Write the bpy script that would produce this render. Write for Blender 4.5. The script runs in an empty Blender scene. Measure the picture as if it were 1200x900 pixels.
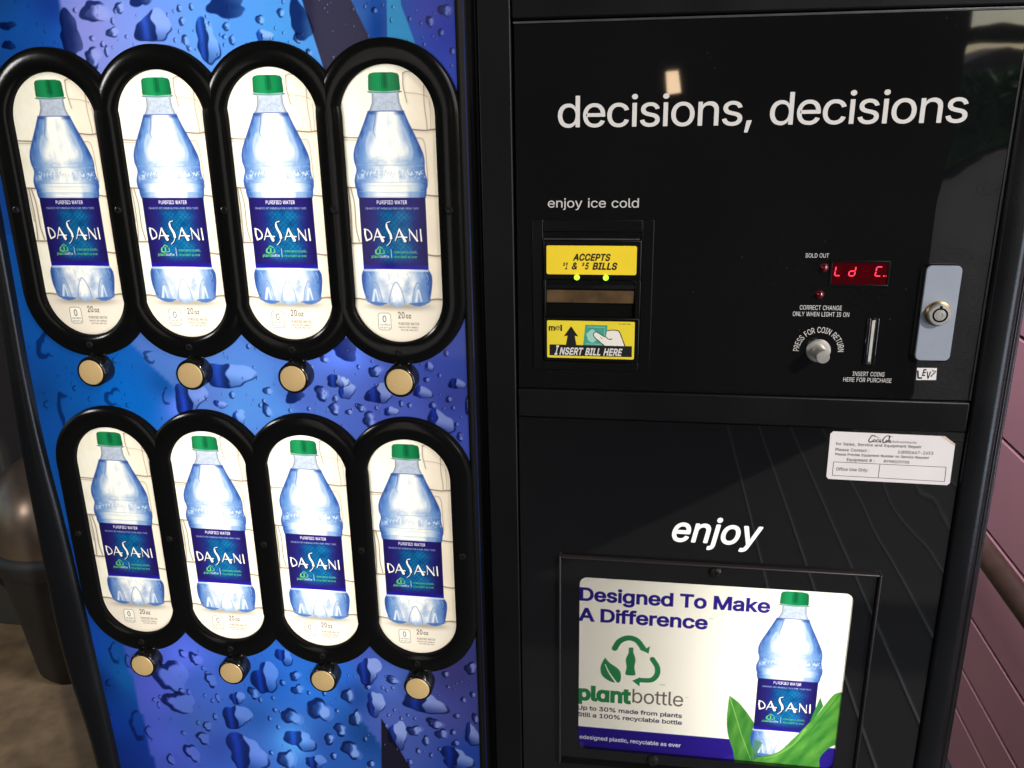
import bpy, bmesh, math, random
import numpy as np
from mathutils import Vector, Matrix
from mathutils.geometry import tessellate_polygon, delaunay_2d_cdt

SC = bpy.context.scene
COL = SC.collection
BASE_H = 1.47                      # the machine's reference line above the floor, metres
random.seed(7)
RNG = np.random.default_rng(11)

# ------------------------------------------------------------------ camera, world, sun, exposure
cam = bpy.data.cameras.new("camera")
cam_ob = bpy.data.objects.new("camera", cam)
COL.objects.link(cam_ob)
cam.sensor_width = 36.0
cam.lens = 1013.22 / 1200.0 * 36.0
cam.clip_start = 0.02
cam.clip_end = 300.0
_r = Vector((0.98911486, 0.14626293, -0.01609202))
_f = Vector((-0.14398239, 0.93949364, -0.31083881))
_u = _r.cross(_f)
m3 = Matrix((_r, _u, -_f)).transposed()
cam_ob.matrix_world = Matrix.Translation((0.51653, -0.66129, BASE_H + 0.07948)) @ m3.to_4x4()
SC.camera = cam_ob

SUN_EL, SUN_AZ = math.radians(30), math.radians(41.5)   # azimuth measured from -Y towards +X
world = bpy.data.worlds.new("World")
SC.world = world
world.use_nodes = True
wn = world.node_tree
sky = wn.nodes.new("ShaderNodeTexSky")
sky.sky_type = 'NISHITA'
sky.sun_disc = False
sky.sun_elevation = SUN_EL
sky.sun_rotation = math.pi - SUN_AZ
wn.links.new(sky.outputs[0], wn.nodes["Background"].inputs[0])
wn.nodes["Background"].inputs[1].default_value = 0.15

sd = Vector((math.sin(SUN_AZ) * math.cos(SUN_EL), -math.cos(SUN_AZ) * math.cos(SUN_EL), math.sin(SUN_EL)))
sun = bpy.data.lights.new("sun", 'SUN')
sun.energy = 2.6
sun.angle = math.radians(0.8)
sun.color = (1.0, 0.93, 0.82)
sun_ob = bpy.data.objects.new("sun", sun)
sun_ob.rotation_euler = sd.to_track_quat('Z', 'Y').to_euler()
COL.objects.link(sun_ob)

def area(name, loc, target, sx, sy, power, color=(1, 1, 1)):
    l = bpy.data.lights.new(name, 'AREA')
    l.shape = 'RECTANGLE'; l.size = sx; l.size_y = sy
    l.energy = power; l.color = color
    o = bpy.data.objects.new(name, l)
    o.location = loc
    o.rotation_euler = (Vector(loc) - Vector(target)).to_track_quat('Z', 'Y').to_euler()
    COL.objects.link(o)
    return o

# fluorescent tubes inside the light boxes, and the bright opening on the viewer's left
area("tube_light", (0.188, 0.165, BASE_H - 0.20), (0.188, 0, BASE_H - 0.20), 0.20, 1.20, 3.35, (1.0, 0.965, 0.875))
area("display_tube_light", (0.660, 0.11, BASE_H - 0.405), (0.660, 0, BASE_H - 0.405), 0.05, 0.32, 0.62, (1.0, 0.97, 0.89))
area("window_light", (-2.70, -2.70, BASE_H + 0.80), (0.2, 0, BASE_H - 0.1), 0.5, 0.5, 20.0, (1.0, 0.97, 0.94))
area("wall_fill_light", (0.95, 0.55, BASE_H + 1.25), (1.26, 0.45, BASE_H - 0.6), 0.5, 1.8, 140.0, (0.90, 0.94, 1.0))  # added unseen lamp that brightens the red board wall
area("sky_standin_light", (2.6, -1.15, BASE_H - 0.40), (0.8, 0, BASE_H - 0.3), 1.0, 1.5, 24.0, (0.70, 0.82, 1.0))  # added lamp standing in for open sky, streaks the right upright

SC.view_settings.view_transform = 'Standard'
SC.view_settings.look = 'None'
SC.view_settings.exposure = 0.0
SC.view_settings.gamma = 1.0

# ------------------------------------------------------------------ materials
def srgb(r, g, b):
    f = lambda c: c / 12.92 if c <= 0.04045 else ((c + 0.055) / 1.055) ** 2.4
    return (f(r / 255), f(g / 255), f(b / 255), 1.0)

MAT = {}
def pmat(name, color, rough=0.5, metal=0.0, bump=0.0, bscale=200.0, var=0.0, vscale=20.0, rvar=0.0, spec=0.5, coat=0.0):
    m = bpy.data.materials.new(name); m.use_nodes = True
    nt = m.node_tree; b = nt.nodes["Principled BSDF"]
    b.inputs["Base Color"].default_value = color
    b.inputs["Roughness"].default_value = rough
    b.inputs["Metallic"].default_value = metal
    b.inputs["Specular IOR Level"].default_value = spec
    if coat: b.inputs["Coat Weight"].default_value = coat
    tc = nt.nodes.new("ShaderNodeTexCoord")
    if var or rvar:
        n = nt.nodes.new("ShaderNodeTexNoise"); n.inputs["Scale"].default_value = vscale; n.inputs["Detail"].default_value = 6
        nt.links.new(tc.outputs["Object"], n.inputs["Vector"])
    if var:
        mr = nt.nodes.new("ShaderNodeMapRange")
        mr.inputs[1].default_value = 0.3; mr.inputs[2].default_value = 0.7
        mr.inputs[3].default_value = 1 - var; mr.inputs[4].default_value = 1 + var
        nt.links.new(n.outputs[0], mr.inputs[0])
        mx = nt.nodes.new("ShaderNodeVectorMath"); mx.operation = 'SCALE'
        mx.inputs[0].default_value = color[:3]
        nt.links.new(mr.outputs[0], mx.inputs[3])
        nt.links.new(mx.outputs[0], b.inputs["Base Color"])
    if rvar:
        mr2 = nt.nodes.new("ShaderNodeMapRange")
        mr2.inputs[1].default_value = 0.35; mr2.inputs[2].default_value = 0.7
        mr2.inputs[3].default_value = max(0.02, rough - rvar); mr2.inputs[4].default_value = rough + rvar
        nt.links.new(n.outputs[0], mr2.inputs[0]); nt.links.new(mr2.outputs[0], b.inputs["Roughness"])
    if bump:
        n2 = nt.nodes.new("ShaderNodeTexNoise"); n2.inputs["Scale"].default_value = bscale; n2.inputs["Detail"].default_value = 3
        nt.links.new(tc.outputs["Object"], n2.inputs["Vector"])
        bp = nt.nodes.new("ShaderNodeBump"); bp.inputs["Strength"].default_value = bump; bp.inputs["Distance"].default_value = 0.001
        nt.links.new(n2.outputs[0], bp.inputs["Height"]); nt.links.new(bp.outputs[0], b.inputs["Normal"])
    MAT[name] = m
    return m

def emat(name, color, strength):
    m = bpy.data.materials.new(name); m.use_nodes = True
    nt = m.node_tree; nt.nodes.remove(nt.nodes["Principled BSDF"])
    e = nt.nodes.new("ShaderNodeEmission"); e.inputs[0].default_value = color; e.inputs[1].default_value = strength
    nt.links.new(e.outputs[0], nt.nodes["Material Output"].inputs[0])
    MAT[name] = m
    return m

def backlit_print(name, opacity=0.35, rough=0.05):
    """printed translucent sheet: lets the tube's light through, glossy in front"""
    m = bpy.data.materials.new(name); m.use_nodes = True
    nt = m.node_tree; nt.nodes.remove(nt.nodes["Principled BSDF"])
    at = nt.nodes.new("ShaderNodeAttribute"); at.attribute_name = "Col"
    tr = nt.nodes.new("ShaderNodeBsdfTranslucent"); df = nt.nodes.new("ShaderNodeBsdfDiffuse")
    gl = nt.nodes.new("ShaderNodeBsdfGlossy"); gl.inputs["Roughness"].default_value = rough
    fr = nt.nodes.new("ShaderNodeFresnel"); fr.inputs[0].default_value = 1.45
    m1 = nt.nodes.new("ShaderNodeMixShader"); m1.inputs[0].default_value = opacity
    m2 = nt.nodes.new("ShaderNodeMixShader")
    nt.links.new(at.outputs["Color"], tr.inputs[0]); nt.links.new(at.outputs["Color"], df.inputs[0])
    nt.links.new(tr.outputs[0], m1.inputs[1]); nt.links.new(df.outputs[0], m1.inputs[2])
    nt.links.new(fr.outputs[0], m2.inputs[0]); nt.links.new(m1.outputs[0], m2.inputs[1]); nt.links.new(gl.outputs[0], m2.inputs[2])
    nt.links.new(m2.outputs[0], nt.nodes["Material Output"].inputs[0])
    MAT[name] = m
    return m

pmat("black_gloss", (0.0045, 0.0045, 0.005, 1), 0.022, rvar=0.010, vscale=9, bump=0.03, bscale=6)
MAT["black_gloss"].node_tree.nodes["Principled BSDF"].inputs["IOR"].default_value = 2.1
def add_dust(m, amount=0.03, scale=700.0, thr=0.73):
    """fine dust specks lying on the gloss"""
    nt = m.node_tree; b = nt.nodes["Principled BSDF"]; c0 = tuple(b.inputs["Base Color"].default_value)
    tc = nt.nodes.new("ShaderNodeTexCoord")
    n = nt.nodes.new("ShaderNodeTexNoise"); n.inputs["Scale"].default_value = scale; n.inputs["Detail"].default_value = 2
    n2 = nt.nodes.new("ShaderNodeTexNoise"); n2.inputs["Scale"].default_value = 9.0
    ml = nt.nodes.new("ShaderNodeMath"); ml.operation = 'MULTIPLY_ADD'; ml.inputs[1].default_value = 0.22
    cr = nt.nodes.new("ShaderNodeMapRange"); cr.inputs[1].default_value = thr + 0.10; cr.inputs[2].default_value = thr + 0.16
    mx = nt.nodes.new("ShaderNodeMix"); mx.data_type = 'RGBA'
    mx.inputs[6].default_value = c0; mx.inputs[7].default_value = (c0[0] + amount, c0[1] + amount, c0[2] + amount * .95, 1)
    for q in (n, n2): nt.links.new(tc.outputs["Object"], q.inputs["Vector"])
    nt.links.new(n2.outputs[0], ml.inputs[0]); nt.links.new(n.outputs[0], ml.inputs[2])
    nt.links.new(ml.outputs[0], cr.inputs[0]); nt.links.new(cr.outputs[0], mx.inputs[0])
    nt.links.new(mx.outputs[2], b.inputs["Base Color"])
add_dust(MAT["black_gloss"], 0.05)
pmat("black_satin", (0.004, 0.0042, 0.0046, 1), 0.40, spec=0.22, bump=0.10, bscale=900, rvar=0.06, vscale=14)
pmat("lip_satin", (0.022, 0.018, 0.019, 1), 0.38, bump=0.05, bscale=600)
pmat("black_frame", (0.005, 0.0054, 0.0064, 1), 0.26, spec=0.45, bump=0.08, bscale=700, rvar=0.06, vscale=12)
pmat("ring_black", (0.0035, 0.0035, 0.0035, 1), 0.15, bump=0.03, bscale=600, rvar=0.02, vscale=30, spec=0.42)
pmat("ring_edge", (0.0025, 0.0025, 0.0025, 1), 0.7, spec=0.08)
pmat("trim_gloss", (0.003, 0.003, 0.0032, 1), 0.5, spec=0.16)
pmat("black_plastic", (0.0035, 0.0035, 0.0035, 1), 0.28, bump=0.05, bscale=600, spec=0.3)
pmat("hole_black", (0.001, 0.001, 0.001, 1), 0.6, spec=0.1)
pmat("gold_cap", srgb(208, 178, 126), 0.42, metal=0.15, var=0.05, vscale=60, bump=0.05, bscale=900)
pmat("collar_black", (0.006, 0.006, 0.006, 1), 0.12)
pmat("trim_grey", (0.10, 0.10, 0.105, 1), 0.32, metal=0.6, var=0.25, vscale=60)
pmat("print_white", (0.66, 0.635, 0.62, 1), 0.5)
pmat("print_grey", (0.55, 0.54, 0.52, 1), 0.5)
pmat("label_yellow", srgb(238, 208, 48), 0.35, var=0.04, vscale=30)
pmat("label_yellow_green", srgb(226, 205, 52), 0.35, var=0.05, vscale=30)
pmat("ink_black", (0.008, 0.008, 0.008, 1), 0.45)
pmat("ink_grey", (0.07, 0.07, 0.075, 1), 0.5)
pmat("ink_teal", srgb(62, 150, 132), 0.5, var=0.12, vscale=260)
pmat("ink_pale_teal", srgb(150, 200, 185), 0.5)
pmat("ink_hand", srgb(228, 224, 214), 0.5)
pmat("ramp_reflection_brown", (0.085, 0.052, 0.026, 1), 0.28, var=0.45, vscale=70, bump=0.05, bscale=300)  # brown base colour stands in for the floor mirrored in the ramp
pmat("sticker_white", srgb(226, 221, 222), 0.45, var=0.03, vscale=40)
pmat("stained_paper", srgb(206, 190, 172), 0.6, var=0.12, vscale=120)
pmat("lock_silver", srgb(150, 158, 172), 0.42, metal=0.15, bump=0.12, bscale=1500, var=0.04, vscale=50)
pmat("steel", (0.66, 0.64, 0.60, 1), 0.33, metal=0.7, var=0.15, vscale=160, bump=0.08, bscale=500)
pmat("slot_steel", (0.62, 0.61, 0.58, 1), 0.4, metal=0.35, var=0.2, vscale=90)
pmat("worn_brass", (0.45, 0.31, 0.16, 1), 0.3, metal=1.0, var=0.3, vscale=300)
pmat("screw_black", (0.02, 0.02, 0.02, 1), 0.14, metal=0.5)
pmat("display_red_glass", (0.05, 0.001, 0.003, 1), 0.08)
pmat("led_red_dark", (0.11, 0.004, 0.008, 1), 0.08, coat=0.6)
emat("digit_red", (1.0, 0.035, 0.07, 1), 2.6)
emat("digit_ghost", (1.0, 0.01, 0.03, 1), 0.10)
emat("led_green", (0.45, 0.9, 0.04, 1), 2.0)
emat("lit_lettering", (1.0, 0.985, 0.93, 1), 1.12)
backlit_print("print_blue", 0.30, 0.05)
backlit_print("print_picture", 0.30, 0.05)
backlit_print("print_poster", 0.30, 0.05)

# ------------------------------------------------------------------ lettering outlines (flat polygons, 1000 units to the em)
GLYPHS = {"A":"480|16 0 201 509 276 509 463 0 395 0 287 302 264 372 232 478 245 478 213 371 191 302 85 0|110 142 110 199 370 199 370 142",
"B":"456|60 0 60 509 241 509 274 507 304 501 329 491 350 477 367 461 381 442 390 421 396 398 398 374 397 353 393 336 387 320 378 307 368 295 356 286 343 278 329 272 315 267 315 262 331 260 347 254 363 245 378 234 391 220 402 203 411 184 416 161 418 136 416 111 410 88 400 67 386 48 368 31 344 18 317 8 284 2 247 0|125 57 245 57 281 60 309 67 330 80 344 96 353 115 355 137 354 153 350 169 342 184 333 197 320 209 306 218 289 225 269 229 248 231 125 231|125 285 238 285 256 287 273 290 288 296 302 304 314 314 323 326 330 340 335 355 336 372 333 393 326 412 313 429 294 442 270 449 240 452 125 452",
"C":"510|267 -7 225 -3 186 7 150 25 119 49 92 79 70 115 53 157 44 203 40 254 44 305 53 352 70 393 92 429 119 459 150 484 186 501 225 512 267 516 293 514 317 511 340 504 362 496 383 485 402 471 419 456 435 438 448 418 459 397 467 373 473 348 408 348 404 365 397 380 389 395 380 407 369 418 357 428 344 437 330 444 315 449 300 453 284 455 267 456 237 453 209 445 184 432 161 414 141 391 125 364 113 332 106 295 103 254 106 213 113 177 125 145 141 117 161 94 184 76 210 63 237 56 267 53 284 54 300 56 315 60 330 65 344 72 357 81 369 90 380 102 389 114 397 128 404 144 408 160 473 160 467 135 459 112 448 91 435 71 420 53 402 38 383 24 363 13 341 5 317 -2 293 -6",
"D":"502|219 0 96 0 96 57 215 57 254 60 288 68 318 81 343 99 363 122 379 149 390 181 397 216 399 255 397 294 390 329 379 361 364 388 344 410 320 428 291 441 258 449 221 452 93 452 93 509 225 509 273 505 315 495 353 478 385 455 412 426 433 391 449 351 458 306 462 255 458 205 449 159 433 119 411 83 384 54 351 31 312 14 268 3|125 509 125 0 60 0 60 509",
"E":"419|60 0 60 509 372 509 372 452 125 452 125 286 355 286 355 229 125 229 125 57 375 57 375 0",
"F":"410|60 0 60 509 369 509 369 452 125 452 125 278 346 278 346 221 125 221 125 0",
"G":"520|269 -7 225 -3 185 7 149 25 118 49 91 79 69 116 53 157 43 203 40 254 43 305 53 352 69 393 91 429 117 459 149 484 184 501 223 512 265 516 291 514 316 510 340 504 363 494 384 483 403 469 421 453 436 436 449 416 460 395 468 373 474 349 408 349 402 365 395 379 387 393 378 406 368 417 356 427 344 436 330 443 315 448 300 453 283 455 265 456 236 453 209 445 183 432 160 414 141 392 125 364 113 332 106 295 103 254 106 213 113 177 125 145 141 117 161 95 184 76 210 63 238 56 269 53 296 55 322 61 345 71 365 85 382 102 396 123 407 147 413 173 415 202 434 199 283 199 283 256 478 256 478 200 475 160 466 124 451 91 431 62 406 38 377 19 344 5 308 -4",
"H":"517|60 0 60 509 125 509 125 289 392 289 392 509 457 509 457 0 392 0 392 232 125 232 125 0",
"I":"301|31 0 31 57 118 57 118 452 31 452 31 509 269 509 269 452 183 452 183 57 269 57 269 0",
"J":"396|185 -7 143 -2 106 11 75 33 52 63 38 100 33 145 33 173 98 173 98 145 100 117 108 93 122 74 139 61 160 53 185 50 209 53 230 61 248 74 261 93 269 117 272 145 272 509 336 509 336 145 332 100 318 63 294 33 263 11 227 -2",
"K":"467|104 145 104 216 139 261 174 303 212 344 364 509 448 509 231 276 228 276|60 0 60 509 125 509 125 334 124 225 125 193 125 0|372 0 188 259 228 309 449 0",
"L":"393|60 0 60 509 125 509 125 57 361 57 361 0",
"M":"628|60 0 60 509 152 509 277 187 287 159 299 123 311 84 322 49 307 49 318 83 330 121 342 158 352 187 476 509 568 509 568 0 504 0 504 291 504 327 505 369 506 413 507 457 513 457 498 409 482 363 467 322 456 291 342 0 286 0 170 291 159 321 145 361 129 408 112 457 119 457 120 416 121 372 122 328 122 291 122 0",
"N":"524|60 0 60 509 136 509 343 183 363 151 388 107 414 55 405 54 401 108 399 157 399 195 399 509 463 509 463 0 387 0 202 290 177 331 148 381 108 452 119 454 122 384 124 328 125 291 125 0",
"O":"533|267 -7 225 -3 186 7 150 25 119 49 92 79 70 115 53 157 44 203 40 254 44 305 53 352 70 393 92 429 119 459 150 484 186 501 225 512 267 516 309 512 348 501 384 484 415 459 442 429 464 393 480 352 490 305 493 254 490 203 480 157 464 115 442 79 415 49 384 25 348 7 309 -3|267 53 296 55 324 63 349 76 372 94 392 116 408 144 420 176 428 213 430 254 428 295 420 332 408 365 392 392 372 415 349 433 324 446 296 453 267 456 237 453 210 445 184 433 161 415 142 392 125 364 113 332 106 295 103 254 106 213 113 176 125 144 142 117 161 94 184 76 210 63 237 55",
"P":"445|60 0 60 509 235 509 272 506 305 499 332 487 356 471 375 452 390 430 400 404 407 377 409 348 407 318 400 291 390 265 375 243 356 223 332 207 305 195 272 188 235 186 109 186 109 242 233 242 257 244 279 248 297 256 312 266 324 279 333 294 339 310 343 328 344 348 343 367 339 385 333 402 324 416 312 428 297 439 279 446 257 451 232 452 125 452 125 0",
"R":"449|60 0 60 509 236 509 273 506 305 500 333 489 356 473 376 455 390 433 401 408 407 381 409 352 407 323 401 296 390 271 376 250 356 232 333 217 305 206 273 200 236 198 96 198 96 255 234 255 258 256 280 260 298 267 313 276 325 287 334 300 340 316 344 333 345 352 344 371 340 389 334 405 325 419 313 430 298 440 279 446 258 451 233 452 125 452 125 0|353 0 230 229 303 229 428 0",
"S":"447|224 -9 188 -7 156 -1 128 9 102 23 81 40 64 60 51 83 42 109 38 137 104 137 108 118 114 102 123 88 136 76 150 66 166 59 185 53 204 50 224 49 246 50 267 54 286 60 303 69 317 79 329 92 338 106 344 122 346 139 344 154 340 168 332 179 322 189 310 197 296 205 245 222 184 239 145 253 112 269 86 289 67 313 56 341 52 372 54 400 62 425 75 448 92 468 113 484 138 498 165 508 195 514 227 516 259 514 289 508 316 498 340 484 360 468 377 449 390 427 398 403 401 378 337 378 332 402 320 421 302 437 280 449 254 456 225 459 204 457 185 454 167 448 152 440 139 430 129 418 121 405 117 391 115 376 117 359 122 345 131 334 142 324 155 315 169 308 212 293 264 279 312 264 328 256 344 248 359 238 372 226 384 213 395 198 402 180 407 161 408 139 406 112 399 87 386 64 370 43 349 25 323 11 294 0 261 -7",
"T":"449|32 452 32 509 417 509 417 452 257 452 257 0 193 0 193 452",
"U":"517|259 -8 220 -6 186 2 154 15 126 33 103 55 85 80 71 108 63 140 60 173 60 509 124 509 124 178 126 155 132 133 141 113 153 95 169 80 187 68 208 59 232 53 259 52 285 53 309 59 331 68 349 80 364 95 377 113 385 133 391 155 393 178 393 509 457 509 457 173 454 140 446 108 433 80 414 55 391 33 363 15 332 2 297 -6",
"V":"480|204 0 16 509 84 509 192 206 215 137 248 31 235 31 267 138 290 206 395 509 463 509 278 0",
"W":"686|155 0 16 509 82 509 163 196 175 145 187 94 197 40 189 40 200 94 211 145 224 196 306 509 380 509 462 196 474 145 486 94 497 40 488 40 499 94 510 145 523 196 603 509 670 509 530 0 455 0 368 323 351 391 336 475 350 475 335 395 318 323 230 0",
"X":"474|18 0 217 284 217 236 29 509 104 509 178 400 204 361 223 329 243 292 232 292 252 329 272 361 298 400 374 509 446 509 259 239 259 287 456 0 382 0 292 129 268 165 250 195 230 231 244 231 225 196 206 166 182 129 91 0",
"Y":"472|203 0 203 208 16 509 91 509 192 344 222 292 250 230 224 230 251 293 280 344 381 509 455 509 268 208 268 0",
"Z":"438|42 0 42 46 273 385 306 431 341 476 348 454 285 452 223 452 40 452 40 509 397 509 397 462 169 129 134 81 97 33 90 54 152 57 214 57 399 57 399 0",
"a":"389|160 -9 137 -7 115 -3 94 5 76 15 60 29 48 45 38 63 32 84 30 108 32 128 36 146 43 161 53 174 64 184 78 193 92 200 108 206 125 211 178 220 234 227 247 229 257 231 265 235 271 240 274 246 276 255 276 257 275 272 272 285 267 297 260 307 251 315 240 322 227 327 212 330 196 331 178 330 163 327 149 322 137 316 127 309 118 301 110 292 104 283 100 274 41 291 51 313 64 331 79 346 95 358 114 368 133 375 153 380 173 383 194 384 239 379 255 375 271 369 286 360 300 350 312 336 322 320 330 301 335 278 337 251 337 0 277 0 277 52 272 52 252 25 242 16 229 8 215 1 199 -4 181 -7|170 45 192 47 211 51 228 59 242 68 254 80 263 93 270 108 274 122 276 138 276 190 259 182 231 176 200 171 175 168 134 159 122 153 112 147 103 139 97 130 93 118 92 105 93 93 96 82 102 72 109 64 119 57 130 52 142 48 156 46",
"b":"424|229 -8 208 -7 189 -3 172 4 159 12 147 21 138 31 118 59 112 59 112 0 53 0 53 509 114 509 114 319 118 319 137 346 147 355 158 364 171 373 188 379 207 383 229 384 259 382 287 374 313 361 335 342 354 320 370 293 381 261 388 227 390 189 388 151 381 116 370 84 355 57 336 34 313 16 288 3 260 -6|220 47 242 49 262 55 279 66 294 80 306 97 316 117 323 139 327 163 328 189 327 215 323 239 316 261 307 281 295 298 280 311 262 322 243 328 220 330 198 328 178 322 161 312 147 299 134 282 125 263 118 241 114 216 113 189 114 162 118 138 125 115 135 95 147 78 162 65 179 55 198 49",
"c":"396|207 -8 174 -5 144 3 117 16 93 35 72 58 56 85 44 116 37 150 34 187 37 225 44 260 56 291 72 318 93 341 117 360 144 374 174 382 207 384 226 384 243 381 260 377 276 371 291 364 305 356 318 346 330 335 340 322 349 308 356 293 362 277 303 262 290 289 270 311 242 325 207 330 184 328 163 321 145 310 130 296 118 278 108 258 102 236 98 212 96 187 98 163 102 139 108 117 118 97 130 80 145 66 163 55 184 49 207 46 243 52 271 66 292 89 304 117 363 102 357 86 350 70 341 56 331 43 319 32 306 21 292 12 277 5 261 -1 244 -5 226 -7",
"d":"424|195 -8 165 -6 137 3 111 16 89 34 70 57 55 84 43 116 36 151 34 189 36 227 43 261 55 293 70 320 89 342 112 361 137 374 165 382 196 384 218 383 237 379 253 373 267 364 278 355 287 346 306 319 311 319 311 509 372 509 372 0 313 0 313 59 307 59 287 31 277 21 266 12 252 4 236 -3 217 -7|205 47 226 49 246 55 263 65 278 78 290 95 299 115 306 138 310 162 312 189 310 216 306 241 300 263 290 282 278 299 263 312 246 322 227 328 205 330 182 328 162 322 145 311 130 298 118 281 108 261 102 239 98 215 96 189 98 163 102 139 109 117 118 97 130 80 145 66 162 55 182 49",
"e":"404|212 -8 177 -5 145 3 117 16 92 35 72 58 56 85 44 116 37 150 34 187 36 224 44 258 55 290 71 317 91 340 115 359 142 373 172 382 205 384 226 383 246 380 266 374 285 366 303 355 319 341 334 324 347 305 357 282 365 256 370 227 371 194 371 169 75 169 75 221 338 221 310 202 308 226 304 248 298 269 288 286 277 301 263 314 246 323 227 328 205 330 183 328 164 323 146 313 131 301 119 286 109 270 102 251 97 231 96 211 96 178 98 151 102 127 110 106 121 88 135 73 151 61 169 53 190 48 212 46 227 47 241 49 254 53 265 58 276 65 285 73 294 82 300 93 306 105 365 91 358 72 348 55 335 39 320 26 302 14 283 4 261 -3 237 -7",
"f":"254|228 379 228 327 6 327 6 379|81 0 81 432 82 452 87 470 96 486 107 499 120 510 135 519 152 525 169 529 187 530 222 527 243 521 227 468 215 472 195 474 178 472 164 468 154 460 147 449 143 435 142 419 142 0",
"g":"425|207 -151 180 -149 156 -146 134 -140 114 -132 97 -122 82 -110 70 -97 59 -84 51 -69 101 -41 122 -66 131 -74 142 -82 154 -88 169 -93 187 -96 207 -97 236 -95 261 -87 282 -75 298 -58 308 -34 311 -6 311 68 306 68 287 41 277 32 266 23 252 16 236 10 217 6 195 5 165 7 138 14 113 27 90 43 71 65 55 90 43 120 36 154 34 191 36 229 43 263 55 293 71 320 90 342 112 361 138 374 166 382 196 384 218 383 237 379 253 373 267 365 279 356 288 346 308 319 313 319 313 379 372 379 372 -9 370 -40 363 -67 350 -90 334 -109 314 -124 291 -136 265 -144 237 -149|205 59 227 61 246 66 264 75 278 87 290 103 300 121 307 142 311 166 312 193 311 219 307 242 300 264 291 283 279 299 264 312 247 322 227 328 205 330 182 328 163 322 145 312 130 298 118 282 109 262 102 241 98 218 96 193 98 167 102 144 109 123 118 104 131 88 145 76 163 66 183 61",
"h":"410|114 227 114 0 53 0 53 509 114 509 114 287 102 287 116 319 132 344 152 362 175 374 200 382 227 384 252 383 275 377 295 369 313 356 328 340 341 321 350 298 355 271 357 240 357 0 296 0 296 235 293 263 286 286 273 304 256 318 235 326 210 329 192 328 176 324 161 317 147 308 136 297 126 283 119 266 115 248",
"i":"167|53 0 53 379 114 379 114 0|84 443 73 444 63 448 54 455 47 463 43 472 41 483 43 494 47 504 54 512 63 518 73 522 84 524 95 522 105 518 114 512 121 504 125 494 126 483 125 472 121 463 114 455 105 448 95 444",
"j":"167|53 379 114 379 114 -30 112 -52 108 -72 102 -90 92 -106 80 -119 65 -129 47 -137 27 -141 4 -143 -10 -143 -10 -87 2 -87 18 -85 31 -80 40 -72 47 -61 51 -46 53 -29|83 443 72 444 62 448 53 455 47 463 42 472 41 483 42 494 47 504 53 512 62 518 72 522 83 524 95 522 105 518 114 512 120 504 125 494 126 483 125 472 120 463 114 455 105 448 95 444",
"k":"381|110 137 110 212 121 212 284 379 360 379 184 199 177 199|53 0 53 509 114 509 114 0|294 0 148 186 191 229 372 0",
"l":"189|139 -2 112 0 91 8 74 20 62 37 55 59 53 84 53 509 114 509 114 99 114 83 117 71 120 62 126 57 135 53 146 52 160 53 170 54 181 3 162 -1",
"m":"610|53 0 53 379 112 379 112 295 108 295 114 314 122 331 132 346 144 358 158 368 172 376 187 382 203 385 219 386 245 383 268 375 287 361 303 342 314 320 321 295 312 295 318 312 326 329 337 343 350 356 364 366 381 375 398 381 417 385 437 386 458 385 478 380 497 372 514 361 529 346 541 328 550 307 555 283 557 255 557 0 496 0 496 254 493 279 485 298 473 313 456 323 438 329 419 330 402 329 387 326 374 320 363 312 353 302 345 290 340 277 336 263 335 247 335 0 274 0 274 260 272 280 265 297 253 311 238 322 220 328 199 330 185 329 171 326 158 320 145 312 135 302 126 289 119 274 115 257 114 238 114 0",
"n":"410|114 227 114 0 53 0 53 379 112 379 112 287 102 287 116 319 132 344 152 362 175 374 200 382 227 384 252 383 275 377 295 369 313 356 328 340 341 321 350 298 355 271 357 240 357 0 296 0 296 235 293 263 286 286 273 304 256 318 235 326 210 329 192 328 176 324 161 317 147 308 136 297 126 283 119 266 115 248",
"o":"415|207 -8 174 -5 144 3 117 16 93 35 72 58 56 85 44 116 37 150 34 187 37 225 44 260 56 291 72 318 93 341 117 360 144 374 174 382 207 384 241 382 271 374 299 360 323 341 343 318 359 291 371 260 379 225 381 187 379 150 371 116 359 85 343 58 323 35 299 16 271 3 241 -5|207 46 231 49 252 55 270 66 285 80 298 97 307 117 314 139 318 163 319 187 318 212 314 236 307 258 298 278 285 296 270 310 252 321 231 328 207 330 184 328 163 321 145 310 130 296 118 278 108 258 102 236 98 212 96 187 98 163 102 139 108 117 118 97 130 80 145 66 163 55 184 49",
"p":"424|53 -143 53 379 112 379 112 319 118 319 137 346 147 355 158 364 171 373 188 379 207 383 229 384 259 382 287 374 313 361 335 342 354 320 370 293 381 261 388 227 390 189 388 151 381 116 370 84 355 57 336 34 313 16 288 3 260 -6 229 -8 208 -7 189 -3 173 4 159 12 147 21 138 31 118 59 114 59 114 -143|220 47 242 49 262 55 279 66 294 80 306 97 316 117 323 139 327 163 328 189 327 215 323 239 316 261 307 281 295 298 280 311 262 322 243 328 220 330 198 328 178 322 161 312 147 299 134 282 125 263 118 241 114 216 113 189 114 162 118 138 125 115 135 95 147 78 162 65 179 55 198 49",
"q":"424|372 -143 311 -143 311 59 306 59 287 31 277 21 266 12 252 4 236 -3 217 -7 195 -8 165 -6 137 3 111 16 89 34 70 57 55 84 43 116 36 151 34 189 36 227 43 261 55 293 70 320 89 342 112 361 137 374 165 382 196 384 218 383 237 379 253 373 267 364 278 355 287 346 307 319 313 319 313 379 372 379|205 47 226 49 246 55 263 65 278 78 290 95 299 115 306 138 310 162 312 189 310 216 306 241 300 263 290 282 278 299 263 312 246 322 227 328 205 330 182 328 162 322 145 311 130 298 118 281 108 261 102 239 98 215 96 189 98 163 102 139 109 117 118 97 130 80 145 66 162 55 182 49",
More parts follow.
